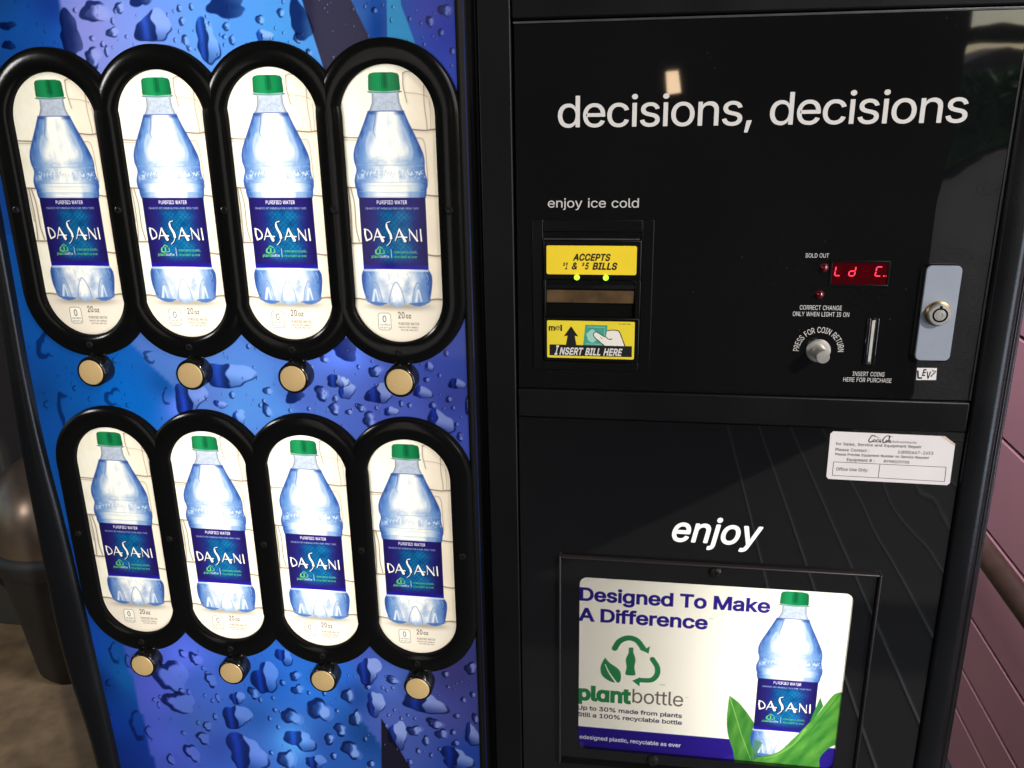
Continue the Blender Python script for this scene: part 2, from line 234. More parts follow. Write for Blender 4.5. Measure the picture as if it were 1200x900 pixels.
"r":"259|53 0 53 379 112 379 112 321 115 321 124 339 137 354 152 367 171 377 191 383 213 385 229 384 243 384 243 322 230 324 207 326 190 324 174 321 159 315 146 306 135 296 126 284 119 269 115 254 114 237 114 0",
"s":"365|182 -8 157 -7 133 -3 112 3 93 12 76 24 62 38 50 54 41 73 36 94 94 107 101 87 111 72 124 60 141 52 160 47 181 45 206 47 227 53 244 62 258 74 265 88 268 103 266 115 262 126 254 136 243 144 229 150 212 155 149 170 118 180 92 192 72 208 58 227 50 249 47 274 49 295 55 314 65 332 79 347 95 360 115 370 137 378 161 383 187 384 212 383 234 379 254 372 271 363 286 352 299 339 309 324 318 308 324 290 268 277 262 291 254 304 243 316 228 325 210 331 187 333 166 331 147 326 131 317 119 305 111 292 109 277 110 264 115 253 124 243 136 235 152 229 172 223 229 209 261 200 287 187 306 171 320 153 328 131 331 107 329 85 323 65 312 47 298 31 281 18 260 6 236 -2 210 -7",
"t":"227|204 379 204 327 6 327 6 379|65 471 126 471 126 98 127 83 130 70 136 61 144 55 156 51 170 50 185 51 202 54 213 2 192 -3 168 -4 138 -1 113 7 92 21 77 41 68 64 65 93",
"u":"410|182 -5 158 -3 135 2 115 11 97 23 82 39 69 59 60 82 54 109 53 139 53 379 114 379 114 144 116 117 124 94 137 75 154 61 175 53 200 50 218 51 234 55 249 62 263 71 274 83 283 97 290 113 295 132 296 153 296 379 357 379 357 0 298 0 298 92 307 92 294 60 277 35 257 17 234 5 209 -3",
"v":"389|163 0 17 379 84 379 165 155 187 87 206 21 184 21 203 87 224 155 305 379 371 379 226 0",
"w":"567|138 0 23 379 87 379 133 214 154 137 175 41 165 41 186 135 206 214 252 379 316 379 362 214 382 136 402 41 391 41 413 135 434 214 480 379 545 379 429 0 368 0 319 172 305 225 291 280 277 338 291 338 277 280 263 225 248 172 199 0",
"x":"379|21 0 171 218 171 171 29 379 100 379 147 306 179 253 207 206 175 206 202 253 233 306 282 379 352 379 209 169 209 214 358 0 287 0 231 85 200 136 173 182 205 182 178 136 148 85 91 0",
"y":"389|47 -139 61 -86 71 -87 83 -89 94 -90 104 -89 113 -86 122 -81 130 -74 138 -64 145 -51 151 -36 163 -1 17 379 84 379 165 155 187 87 206 21 184 21 202 87 224 155 305 379 371 379 204 -58 196 -77 187 -93 177 -107 165 -119 153 -128 139 -136 125 -141 109 -144 91 -145 65 -143",
"z":"380|42 0 42 46 254 320 254 323 48 323 48 379 333 379 333 331 126 60 126 56 339 56 339 0",
"0":"453|227 -7 191 -3 158 7 130 24 105 48 85 77 69 113 57 155 50 202 48 254 50 306 57 353 69 395 85 431 106 461 130 484 159 502 191 512 227 516 262 512 295 502 323 484 348 461 368 431 384 395 396 353 403 306 405 254 403 202 396 155 384 113 368 77 348 48 323 24 295 7 263 -3|227 50 250 52 271 60 290 74 306 92 320 116 330 144 338 176 342 213 344 254 342 295 338 332 330 365 320 393 306 416 290 435 271 449 250 457 227 460 203 457 182 449 163 435 147 416 134 393 123 365 115 332 111 295 109 254 111 213 115 176 123 144 134 116 147 92 163 74 182 60 203 52",
"1":"453|76 0 76 55 391 55 391 0|276 509 276 0 212 0 212 448 209 448 86 358 86 427 198 509",
"2":"453|64 0 64 47 234 229 282 282 294 298 303 312 311 327 316 341 319 356 320 371 319 389 315 405 308 419 298 431 287 441 273 449 258 455 241 458 224 460 205 458 188 454 172 447 159 438 148 427 139 413 132 398 128 381 127 362 66 362 68 391 75 418 86 442 102 464 121 482 143 496 168 507 196 513 225 516 254 513 281 507 306 497 328 482 346 465 361 445 372 423 379 398 381 372 380 354 377 336 371 318 363 299 351 280 336 259 267 180 153 60 153 57 389 57 389 0",
"3":"453|218 -7 188 -5 159 1 133 10 108 22 88 38 70 57 57 79 48 104 44 132 109 132 112 115 118 100 126 87 137 76 150 66 165 59 182 54 200 51 219 50 239 51 258 55 275 61 291 69 304 80 315 93 323 108 328 125 329 145 328 163 323 180 316 196 306 211 292 223 275 234 254 241 229 246 201 248 157 248 157 299 288 448 288 452 70 452 70 509 372 509 372 461 211 278 211 289 247 290 279 286 308 276 333 262 354 244 371 222 383 198 391 173 393 145 390 116 383 90 370 66 354 45 333 27 309 12 281 2 251 -5",
"4":"453|40 105 40 158 247 509 311 509 109 166 109 163 413 163 413 105|282 0 282 121 282 146 282 318 343 318 343 0",
"5":"453|221 -7 192 -5 165 1 140 11 118 25 99 41 83 60 71 82 63 105 60 130 122 130 125 115 130 102 138 89 148 78 160 68 173 60 188 54 204 51 221 50 241 51 259 56 276 64 291 75 304 89 314 104 322 122 326 141 328 162 326 183 321 203 314 221 303 237 290 251 275 262 257 270 238 275 218 277 201 276 184 273 167 268 152 262 139 255 128 246 67 253 96 509 366 509 366 452 151 452 134 301 136 301 148 311 162 318 178 325 194 330 212 333 229 334 252 332 274 328 294 321 313 311 330 299 345 285 358 269 370 251 379 231 386 210 390 187 391 163 388 132 381 102 369 76 352 52 332 32 309 15 282 3 253 -4",
"6":"453|226 -7 196 -4 168 3 142 15 119 31 100 51 84 74 73 101 66 130 64 162 65 187 71 212 80 239 93 268 112 302 137 340 252 509 322 509 151 261 145 261 151 270 157 279 165 288 174 295 184 302 196 307 208 311 221 313 235 314 265 312 291 305 316 295 337 280 355 262 370 240 380 215 387 187 389 157 387 127 379 98 368 73 352 50 333 30 310 14 284 3 257 -4|226 48 245 50 263 55 279 63 293 73 304 86 314 101 322 119 326 137 327 157 326 178 322 196 314 213 304 228 293 241 279 251 263 259 245 264 226 265 207 264 190 259 174 252 160 241 148 229 138 214 131 197 126 179 125 158 126 138 131 119 138 102 148 86 160 73 174 63 190 55 207 50",
"7":"453|97 0 323 448 323 452 62 452 62 509 391 509 391 449 165 0",
"8":"453|226 -7 193 -5 163 1 136 11 111 25 91 42 74 62 62 84 54 109 52 135 53 156 58 176 65 195 75 212 87 228 101 241 117 252 134 260 153 265 153 267 129 276 109 289 93 308 80 330 73 354 70 380 73 405 79 429 90 450 106 469 124 485 146 498 170 508 197 514 226 516 255 514 282 508 306 498 328 485 346 469 361 450 373 429 379 405 382 380 379 354 372 330 359 308 343 289 323 276 300 267 300 265 319 260 335 252 351 241 365 228 377 212 387 195 395 176 399 156 401 135 398 109 391 84 378 62 362 42 341 25 317 11 289 1 259 -5|226 49 248 50 267 54 285 60 300 69 313 79 323 91 331 106 335 121 337 139 335 157 330 173 322 189 312 202 298 213 283 223 265 230 247 234 226 235 206 234 187 230 169 223 154 213 140 202 130 189 122 173 117 157 115 139 117 121 121 106 129 91 139 79 152 69 167 60 185 54 205 50|226 290 244 291 260 294 274 300 287 308 298 318 307 330 314 344 318 359 319 376 318 392 314 407 308 420 299 432 288 442 275 449 260 455 244 459 226 460 208 459 192 455 177 449 164 442 153 432 145 420 138 407 134 392 133 376 134 359 138 344 145 330 154 318 165 308 178 300 193 294 209 291",
"9":"453|226 516 256 513 285 506 310 494 333 478 352 458 368 434 380 408 387 378 389 347 387 322 382 296 373 270 359 240 340 207 315 168 200 0 130 0 301 248 307 248 302 238 295 229 287 221 278 214 268 207 257 202 245 198 232 195 218 195 188 197 161 203 137 214 116 229 98 247 83 269 72 294 66 321 64 352 66 382 73 411 85 436 101 459 120 479 143 494 168 506 196 513|226 460 207 459 190 454 174 446 160 435 148 423 138 407 131 390 127 372 125 352 127 331 131 313 138 295 148 280 160 268 174 257 190 250 207 245 226 243 245 245 263 249 279 257 293 267 305 280 314 295 322 312 326 330 327 350 326 371 322 390 314 407 305 422 293 435 279 446 263 454 245 459",
",":"188|38 -119 68 71 137 71 84 -119",
".":"188|95 -4 83 -3 73 1 63 9 55 18 51 29 50 41 51 53 55 64 63 73 73 81 83 85 95 87 107 85 118 81 128 73 135 64 140 53 141 41 140 29 135 18 128 9 118 1 107 -3",
":":"188|95 -4 83 -3 73 1 63 9 55 18 51 29 50 41 51 53 55 64 63 73 73 81 83 85 95 87 107 85 118 81 128 73 135 64 140 53 141 41 140 29 135 18 128 9 118 1 107 -3|95 271 83 272 73 277 63 284 55 294 51 304 50 316 51 328 55 339 63 349 73 356 83 360 95 362 107 360 118 356 128 349 135 339 140 328 141 316 140 304 135 294 128 284 118 277 107 272",
"#":"440|242 0 326 509 377 509 294 0|10 140 19 192 400 192 391 140|64 0 147 509 198 509 115 0|40 316 49 368 429 368 421 316",
"%":"676|175 283 155 284 137 289 121 297 107 308 95 320 86 335 80 351 76 369 75 388 75 412 76 431 80 448 87 464 96 479 107 492 121 503 137 511 155 515 175 517 196 515 214 511 230 503 244 492 255 479 264 464 270 448 274 431 276 412 276 388 274 369 270 351 264 335 255 320 244 308 230 297 214 289 196 284|175 327 191 329 203 335 212 346 218 358 222 372 223 388 223 412 222 428 219 441 213 454 204 464 191 470 175 473 160 470 148 464 138 454 132 441 128 428 127 412 127 388 128 372 132 358 138 346 147 335 160 329|501 -10 481 -8 462 -3 446 5 432 15 421 28 412 43 406 59 402 77 400 95 400 120 402 138 406 156 412 172 421 187 433 200 447 210 463 218 481 223 501 225 522 223 540 218 556 210 570 200 581 187 590 172 596 156 600 138 601 120 601 95 600 77 596 59 589 43 580 28 569 15 555 5 540 -3 521 -8|501 35 517 37 529 43 538 53 544 66 548 80 549 95 549 120 548 135 544 149 538 162 529 172 517 178 501 180 486 178 473 172 464 162 458 149 454 135 453 120 453 95 454 80 458 66 464 53 473 43 485 37|132 0 482 509 540 509 191 0",
"&":"448|197 -7 165 -5 136 1 110 12 88 26 69 42 54 62 43 84 36 108 34 133 36 154 40 173 47 189 58 205 70 220 85 235 140 279 216 335 237 352 255 375 259 384 261 394 262 405 260 420 255 434 245 445 233 454 219 459 201 461 189 460 178 457 168 453 159 447 151 440 145 431 141 421 138 411 137 399 138 386 141 375 145 363 169 327 204 284 438 0 364 0 171 231 121 293 108 310 96 327 87 344 81 361 77 379 75 398 77 420 82 440 91 458 102 474 117 488 134 499 154 507 176 512 200 513 224 512 246 507 266 499 283 488 297 475 308 459 317 442 322 424 324 404 323 389 320 375 315 362 309 349 301 336 291 325 256 293 154 217 135 202 121 188 110 174 103 161 98 146 97 131 98 115 102 101 109 87 118 76 130 66 143 57 158 51 175 48 193 46 213 48 232 52 251 59 269 69 286 81 301 95 315 112 327 131 336 151 343 174 348 198 349 224 408 224 406 194 403 167 397 144 389 124 380 107 371 92 345 62 333 47 315 30 294 17 271 7 246 -1 221 -5",
"$":"447|202 -74 202 583 244 583 244 -74|224 -9 188 -7 156 -1 128 9 102 23 81 40 64 60 51 83 42 109 38 137 104 137 108 118 114 102 123 88 136 76 150 66 166 59 185 53 204 50 224 49 246 50 267 54 286 60 303 69 317 79 329 92 338 106 344 122 346 139 344 154 340 168 332 179 322 189 310 197 296 205 245 222 184 239 145 253 112 269 86 289 67 313 56 341 52 372 54 400 62 425 75 448 92 468 113 484 138 498 165 508 195 514 227 516 259 514 289 508 316 498 340 484 360 468 377 449 390 427 398 403 401 378 337 378 332 402 320 421 302 437 280 449 254 456 225 459 204 457 185 454 167 448 152 440 139 430 129 418 121 405 117 391 115 376 117 359 122 345 131 334 142 324 155 315 169 308 212 293 264 279 312 264 328 256 344 248 359 238 372 226 384 213 395 198 402 180 407 161 408 139 406 112 399 87 386 64 370 43 349 25 323 11 294 0 261 -7",
"(":"273|89 207 90 244 94 283 101 324 109 364 119 403 132 441 145 477 160 510 177 539 236 539 219 503 204 466 191 428 179 390 169 351 161 313 156 276 152 241 151 207 152 176 155 145 160 115 167 83 177 50 188 16 202 -19 218 -57 236 -96 177 -96 150 -46 128 4 111 55 99 106 92 156",
")":"273|37 -96 56 -56 72 -18 86 18 97 52 106 85 113 116 118 147 121 177 122 207 121 241 117 276 112 313 104 351 94 390 82 428 69 466 54 503 37 539 97 539 113 510 128 477 142 441 154 403 164 364 173 323 179 283 183 244 184 207 182 156 174 104 161 53 144 3 123 -47 97 -96",
"-":"453|337 244 337 188 114 188 114 244",
"\u2013":"350|350 244 350 188 0 188 0 244",
"\u0251":"425|195 -8 165 -6 137 3 112 16 89 34 70 57 55 84 43 116 36 151 34 189 36 227 43 261 55 293 71 320 90 342 112 361 138 374 166 382 196 384 218 383 237 379 253 373 267 365 278 356 287 346 307 319 311 319 311 379 372 379 372 0 311 0 311 59 307 59 287 31 277 21 266 12 252 4 236 -3 217 -7|205 47 227 49 246 55 264 65 278 78 290 95 300 115 307 138 311 162 312 189 311 216 307 241 300 263 291 282 279 299 264 312 247 322 227 328 205 330 182 328 163 322 145 312 130 298 118 281 109 262 102 239 98 215 96 189 98 163 102 139 109 117 118 97 131 80 145 66 163 55 183 49",
"/":"249|235 533 71 -76 14 -76 178 533",
"\u2122":"424|289 326 209 509 242 509 298 375 354 509 387 509 307 326|202 326 202 509 235 509 235 326|361 326 361 509 394 509 394 326|82 326 82 492 115 492 115 326|27 480 27 509 170 509 170 480"}
_gc = {}
def glyph(c):
    if c not in _gc:
        p = GLYPHS[c].split('|')
        cs = []
        for q in p[1:]:
            v = list(map(int, q.split()))
            cs.append(np.array(v, float).reshape(-1, 2))
        _gc[c] = (float(p[0]), cs)
    return _gc[c]
CAPH = max(glyph('H')[1][0][:, 1])
XH = max(glyph('x')[1][0][:, 1])

def sarea(p):
    x, y = p[:, 0], p[:, 1]
    return 0.5 * np.sum(x * np.roll(y, -1) - np.roll(x, -1) * y)

def offset_poly(p, d):
    """move an outline along its right-hand normals (d > 0 thickens counter-clockwise outers)"""
    e = np.roll(p, -1, 0) - p
    L = np.linalg.norm(e, axis=1, keepdims=True); L[L < 1e-9] = 1e-9
    n = np.c_[e[:, 1], -e[:, 0]] / L
    n0 = np.roll(n, 1, 0)
    b = n + n0
    k = np.sum(b * n, axis=1, keepdims=True)
    k = np.maximum(k, 0.55)
    return p + d * b / k

def text_contours(text, bold=0.0, track=0.0, space=240.0):
    """-> list over glyphs of contour lists (outers counter-clockwise), total width, units of 1/1000 em"""
    x = 0.0; out = []
    for c in text:
        if c == ' ':
            x += space + track; continue
        adv, cs = glyph(c)
        big = max(cs, key=lambda q: abs(sarea(q)))
        sgn = 1.0 if sarea(big) > 0 else -1.0
        g = []
        for q in cs:
            q = q if sgn > 0 else q[::-1]
            if bold: q = offset_poly(q, bold)
            g.append(q + np.array([x + bold, 0]))
        out.append(g)
        x += adv + track + bold * 2
    return out, x

def fit_text(text, xl, xr, yb, h, bold=0.0, shear=0.0, ref='cap', track=0.0, yb2=None, narrow=None):
    """place text between xl and xr on the base line yb with cap (or x) height h, in mm"""
    gs, w = text_contours(text, bold, track)
    allp = np.vstack([q for g in gs for q in g])
    x0, x1 = allp[:, 0].min(), allp[:, 0].max()
    sy = h / (CAPH if ref == 'cap' else XH)
    sh = shear
    if xr is None:
        sx = sy * (narrow or 1.0)
    else:
        wextra = sh * h
        sx = (xr - xl - (wextra if sh else 0)) / (x1 - x0)
    res = []
    plain = text_contours(text, 0, track + 2 * bold)[0]
    for gi, g in enumerate(list(gs) + list(plain)):
        gg = []
        for q in g:
            X = (q[:, 0] - x0 + (bold if gi >= len(gs) else 0)) * sx + xl
            Y = q[:, 1] * sy
            X = X + sh * Y
            base = yb if yb2 is None else yb + (yb2 - yb) * (X - xl) / max(1e-6, ((xr or X.max()) - xl))
            gg.append(np.c_[X, Y + base])
        if gi < len(gs):
            gg = Glyph(gg); gg.bw = (bold * sx, bold * sy); res.append(gg)
        else:
            res[gi - len(gs)].plain = gg
    return res

class Glyph(list):
    plain = None; bw = (0, 0)

def arc_text(text, cx, cy, r, a0, a1, h, bold, xs):
    """text on a circle, from angle a0 (degrees) to a1, reading clockwise"""
    sy = h / CAPH
    advs = [(260 if c == ' ' else glyph(c)[0]) for c in text]
    tot = sum(advs); res = []; pos = 0
    for c, a in zip(text, advs):
        t = (pos + a / 2) / tot; pos += a
        if c == ' ': continue
        ang = math.radians(a0 + (a1 - a0) * t)
        gs, w = text_contours(c, bold)
        for g in gs:
            allp = np.vstack(g); mid = (allp[:, 0].min() + allp[:, 0].max()) / 2
            gg = []
            for q in g:
                lx = (q[:, 0] - mid) * sy * xs; ly = q[:, 1] * sy + r
                co, si = math.cos(ang - math.pi / 2), math.sin(ang - math.pi / 2)
                gg.append(np.c_[cx + lx * co - ly * si, cy + lx * si + ly * co])
            res.append(gg)
    return res

# ------------------------------------------------------------------ mesh building: local mm (x right, y up, z out of the front) -> metres
def to3(v):
    return (v[0] / 1000.0, -v[2] / 1000.0, v[1] / 1000.0)

FILL = {}
class MB:
    def __init__(s):
        s.v = []; s.f = []; s.m = []; s.sm = []; s.mats = []
    def mi(s, mat):
        if mat not in s.mats: s.mats.append(mat)
        return s.mats.index(mat)
    def add(s, verts, faces, mat, smooth=False):
        o = len(s.v); k = s.mi(mat)
        s.v += [tuple(map(float, q)) for q in verts]
        for f in faces:
            s.f.append(tuple(i + o for i in f)); s.m.append(k); s.sm.append(smooth)
        return s
    def box(s, x0, x1, y0, y1, z0, z1, mat, bev=0.0, seg=2):
        bm = bmesh.new()
        bmesh.ops.create_cube(bm, size=1.0)
        for v in bm.verts:
            v.co = Vector(((x0 + x1) / 2 + v.co.x * (x1 - x0), (y0 + y1) / 2 + v.co.y * (y1 - y0), (z0 + z1) / 2 + v.co.z * (z1 - z0)))
        if bev:
            bmesh.ops.bevel(bm, geom=list(bm.edges), offset=bev, segments=seg, profile=0.5, affect='EDGES')
        bm.verts.index_update()
        bm.normal_update()
        flat = [f for f in bm.faces if max(abs(c) for c in f.normal) > 0.999]
        rest = [f for f in bm.faces if max(abs(c) for c in f.normal) <= 0.999]
        o = len(s.v); k = s.mi(mat)
        s.v += [tuple(v.co) for v in bm.verts]
        for fs_, sm in ((flat, False), (rest, True)):
            for f in fs_:
                s.f.append(tuple(v.index + o for v in f.verts)); s.m.append(k); s.sm.append(sm)
        bm.free(); return s
    def lathe(s, prof, mat, cx=0.0, cy=0.0, n=32, smooth=True, shx=0.0, shy=0.0):
        """profile of (radius, z) turned about the front axis"""
        vs = []; fs = []
        q = [prof[0]]; skip = set()
        for k in range(1, len(prof)):
            if k < len(prof) - 1:
                a = Vector((prof[k][0] - prof[k - 1][0], prof[k][1] - prof[k - 1][1])); b = Vector((prof[k + 1][0] - prof[k][0], prof[k + 1][1] - prof[k][1]))
                if a.length > 1e-6 and b.length > 1e-6 and a.angle(b) > 0.55:
                    q.append(prof[k]); skip.add(len(q) - 1)
            q.append(prof[k])
        prof = q
        for r, z in prof:
            for i in range(n):
                a = 2 * math.pi * i / n
                vs.append((cx + r * math.cos(a), cy + r * math.sin(a), z))
        for j in range(len(prof) - 1):
            if j in skip: continue
            for i in range(n):
                a, b = j * n + i, j * n + (i + 1) % n
                fs.append((a, b, b + n, a + n))
        s.add(vs, fs, mat, smooth)
        return s
    def disc(s, r, z, mat, cx=0.0, cy=0.0, n=32):
        s.add([(cx + r * math.cos(2 * math.pi * i / n), cy + r * math.sin(2 * math.pi * i / n), z) for i in range(n)], [tuple(range(n))], mat)
        return s
    def plate(s, poly, z0, z1, mat, ch=0.0, back=False):
        """flat outline given thickness, front edge chamfered; poly counter-clockwise"""
        p = np.array(poly, float)
        if sarea(p) < 0: p = p[::-1]
        n = len(p); loops = [(p, z0), (p, z1 - ch)] + ([(offset_poly(p, -ch), z1)] if ch else [])
        vs = [(q[0], q[1], z) for P_, z in loops for q in P_]
        fs = []
        for j in range(len(loops) - 1):
            for i in range(n):
                a, b = j * n + i, j * n + (i + 1) % n
                fs.append((a, b, b + n, a + n))
        k = (len(loops) - 1) * n
        tris = tessellate_polygon([[Vector((q[0], q[1], 0)) for q in loops[-1][0]]])
        for t in tris:
            a = [loops[-1][0][i] for i in t]
            ar = (a[1][0] - a[0][0]) * (a[2][1] - a[0][1]) - (a[2][0] - a[0][0]) * (a[1][1] - a[0][1])
            t = t if ar > 0 else t[::-1]
            fs.append(tuple(i + k for i in t))
        s.add(vs, fs, mat)
        return s
    def text(s, glyphs, z, mat):
        work = []
        for g in glyphs:
            pl = getattr(g, 'plain', None)
            if pl is None: work.append((g, z)); continue
            bx, by = g.bw
            dirs = [(0, 0)] + ([(math.cos(a) * bx, math.sin(a) * by) for a in np.arange(8) * math.pi / 4] if bx else [])
            for i, (dx, dy) in enumerate(dirs):
                work.append(([q + np.array([dx, dy]) for q in pl], z + 0.008 * i))
        for g, z in work:
            outs = [q for q in g if sarea(q) > 0]; holes = [q for q in g if sarea(q) < 0]
            for oi, o in enumerate(outs):
                hs = []
                for h in holes:
                    c = h.mean(0)
                    if o[:, 0].min() <= c[0] <= o[:, 0].max() and o[:, 1].min() <= c[1] <= o[:, 1].max(): hs.append(h)
                loops = [o] + hs
                key = tuple(np.round((np.vstack(loops) - o[0]).ravel(), 4))
                if key not in FILL:
                    pv, pf, k0 = [], [], 0
                    for Lp in loops:
                        Lp = Lp - o[0]
                        d_ = np.linalg.norm(Lp - np.roll(Lp, 1, 0), axis=1)
                        Lp = Lp[d_ > 1e-5]
                        pv += [Vector((float(q[0]), float(q[1]))) for q in Lp]
                        pf.append(list(range(k0, k0 + len(Lp)))); k0 += len(Lp)
                    r = delaunay_2d_cdt(pv, [], pf, 2, 1e-6)
                    FILL[key] = (np.array([(v.x, v.y) for v in r[0]]), r[2])
                pts, tr = FILL[key]
                pts = pts + o[0]
                fs = []
                for t in tr:
                    a = pts[list(t)]
                    ar = (a[1][0] - a[0][0]) * (a[2][1] - a[0][1]) - (a[2][0] - a[0][0]) * (a[1][1] - a[0][1])
                    fs.append(tuple(t) if ar > 0 else tuple(t[::-1]))
                s.add([(q[0], q[1], z + 0.03 * oi) for q in pts], fs, mat)
        return s
    def ribbon(s, pts, w, z, mat, w1=None, smooth=True):
        """flat stroke along a polyline, width w to w1"""
        p = spline(pts) if smooth and len(pts) > 2 else np.array(pts, float)
        n = len(p); t = np.gradient(p, axis=0); t /= np.linalg.norm(t, axis=1, keepdims=True) + 1e-9
        nn = np.c_[-t[:, 1], t[:, 0]]
        ww = np.linspace(w, w if w1 is None else w1, n)[:, None] / 2
        a, b = p - nn * ww, p + nn * ww
        vs = [(q[0], q[1], z) for q in a] + [(q[0], q[1], z) for q in b]
        s.add(vs, [(i, i + 1, n + i + 1, n + i) for i in range(n - 1)], mat)
        return s
    def build(s, name, parent=None, loc=(0, 0, 0), world=False, autosmooth=True):
        me = bpy.data.meshes.new(name)
        me.from_pydata([to3(v) for v in s.v], [], s.f)
        for m in s.mats: me.materials.append(MAT[m])
        me.polygons.foreach_set("material_index", s.m)
        me.polygons.foreach_set("use_smooth", s.sm)
        me.update()
        o = bpy.data.objects.new(name, me)
        COL.objects.link(o)
        o.location = to3(loc if parent else (loc[0], loc[1] + BASE_H * 1000, loc[2]))
        if parent: o.parent = parent
        return o

def spline(pts, n=8):
    p = np.array(pts, float)
    q = np.vstack([2 * p[0] - p[1], p, 2 * p[-1] - p[-2]])
    out = []
    for i in range(1, len(q) - 2):
        for t in np.linspace(0, 1, n, endpoint=False):
            a, b, c, d = q[i - 1], q[i], q[i + 1], q[i + 2]
            out.append(0.5 * (2 * b + (c - a) * t + (2 * a - 5 * b + 4 * c - d) * t * t + (3 * b - 3 * c + d - a) * t ** 3))
    out.append(p[-1])
    return np.array(out)

def rrect(x0, x1, y0, y1, r, n=6):
    out = []
    for cx, cy, a in ((x1 - r, y1 - r, 0), (x0 + r, y1 - r, 90), (x0 + r, y0 + r, 180), (x1 - r, y0 + r, 270)):
        for i in range(n + 1):
            t = math.radians(a + 90 * i / n)
            out.append((cx + r * math.cos(t), cy + r * math.sin(t)))
    return out

def rect_poly(x0, x1, y0, y1):
    return [(x0, y0), (x1, y0), (x1, y1), (x0, y1)]

# ------------------------------------------------------------------ printing: a picture painted on a fine grid of coloured points
def C3(*c):
    return np.array(c, float) / 255.0

def sstep(a, b, x):
    t = np.clip((x - a) / (b - a), 0, 1)
    return t * t * (3 - 2 * t)

def vnoise(X, Y, scale, seed=0, octaves=3):
    """smooth value noise in 0..1"""
    r = np.random.default_rng(seed); out = np.zeros_like(X); amp = 1.0; tot = 0
    for o in range(octaves):
        g = r.random((64, 64))
        x = X / scale * (2 ** o); y = Y / scale * (2 ** o)
        xi = np.floor(x).astype(int); yi = np.floor(y).astype(int)
        fx = x - xi; fy = y - yi; fx = fx * fx * (3 - 2 * fx); fy = fy * fy * (3 - 2 * fy)
        a = g[yi % 64, xi % 64]; b = g[yi % 64, (xi + 1) % 64]; c = g[(yi + 1) % 64, xi % 64]; d = g[(yi + 1) % 64, (xi + 1) % 64]
        out += amp * ((a * (1 - fx) + b * fx) * (1 - fy) + (c * (1 - fx) + d * fx) * fy); tot += amp; amp *= 0.5
    return out / tot

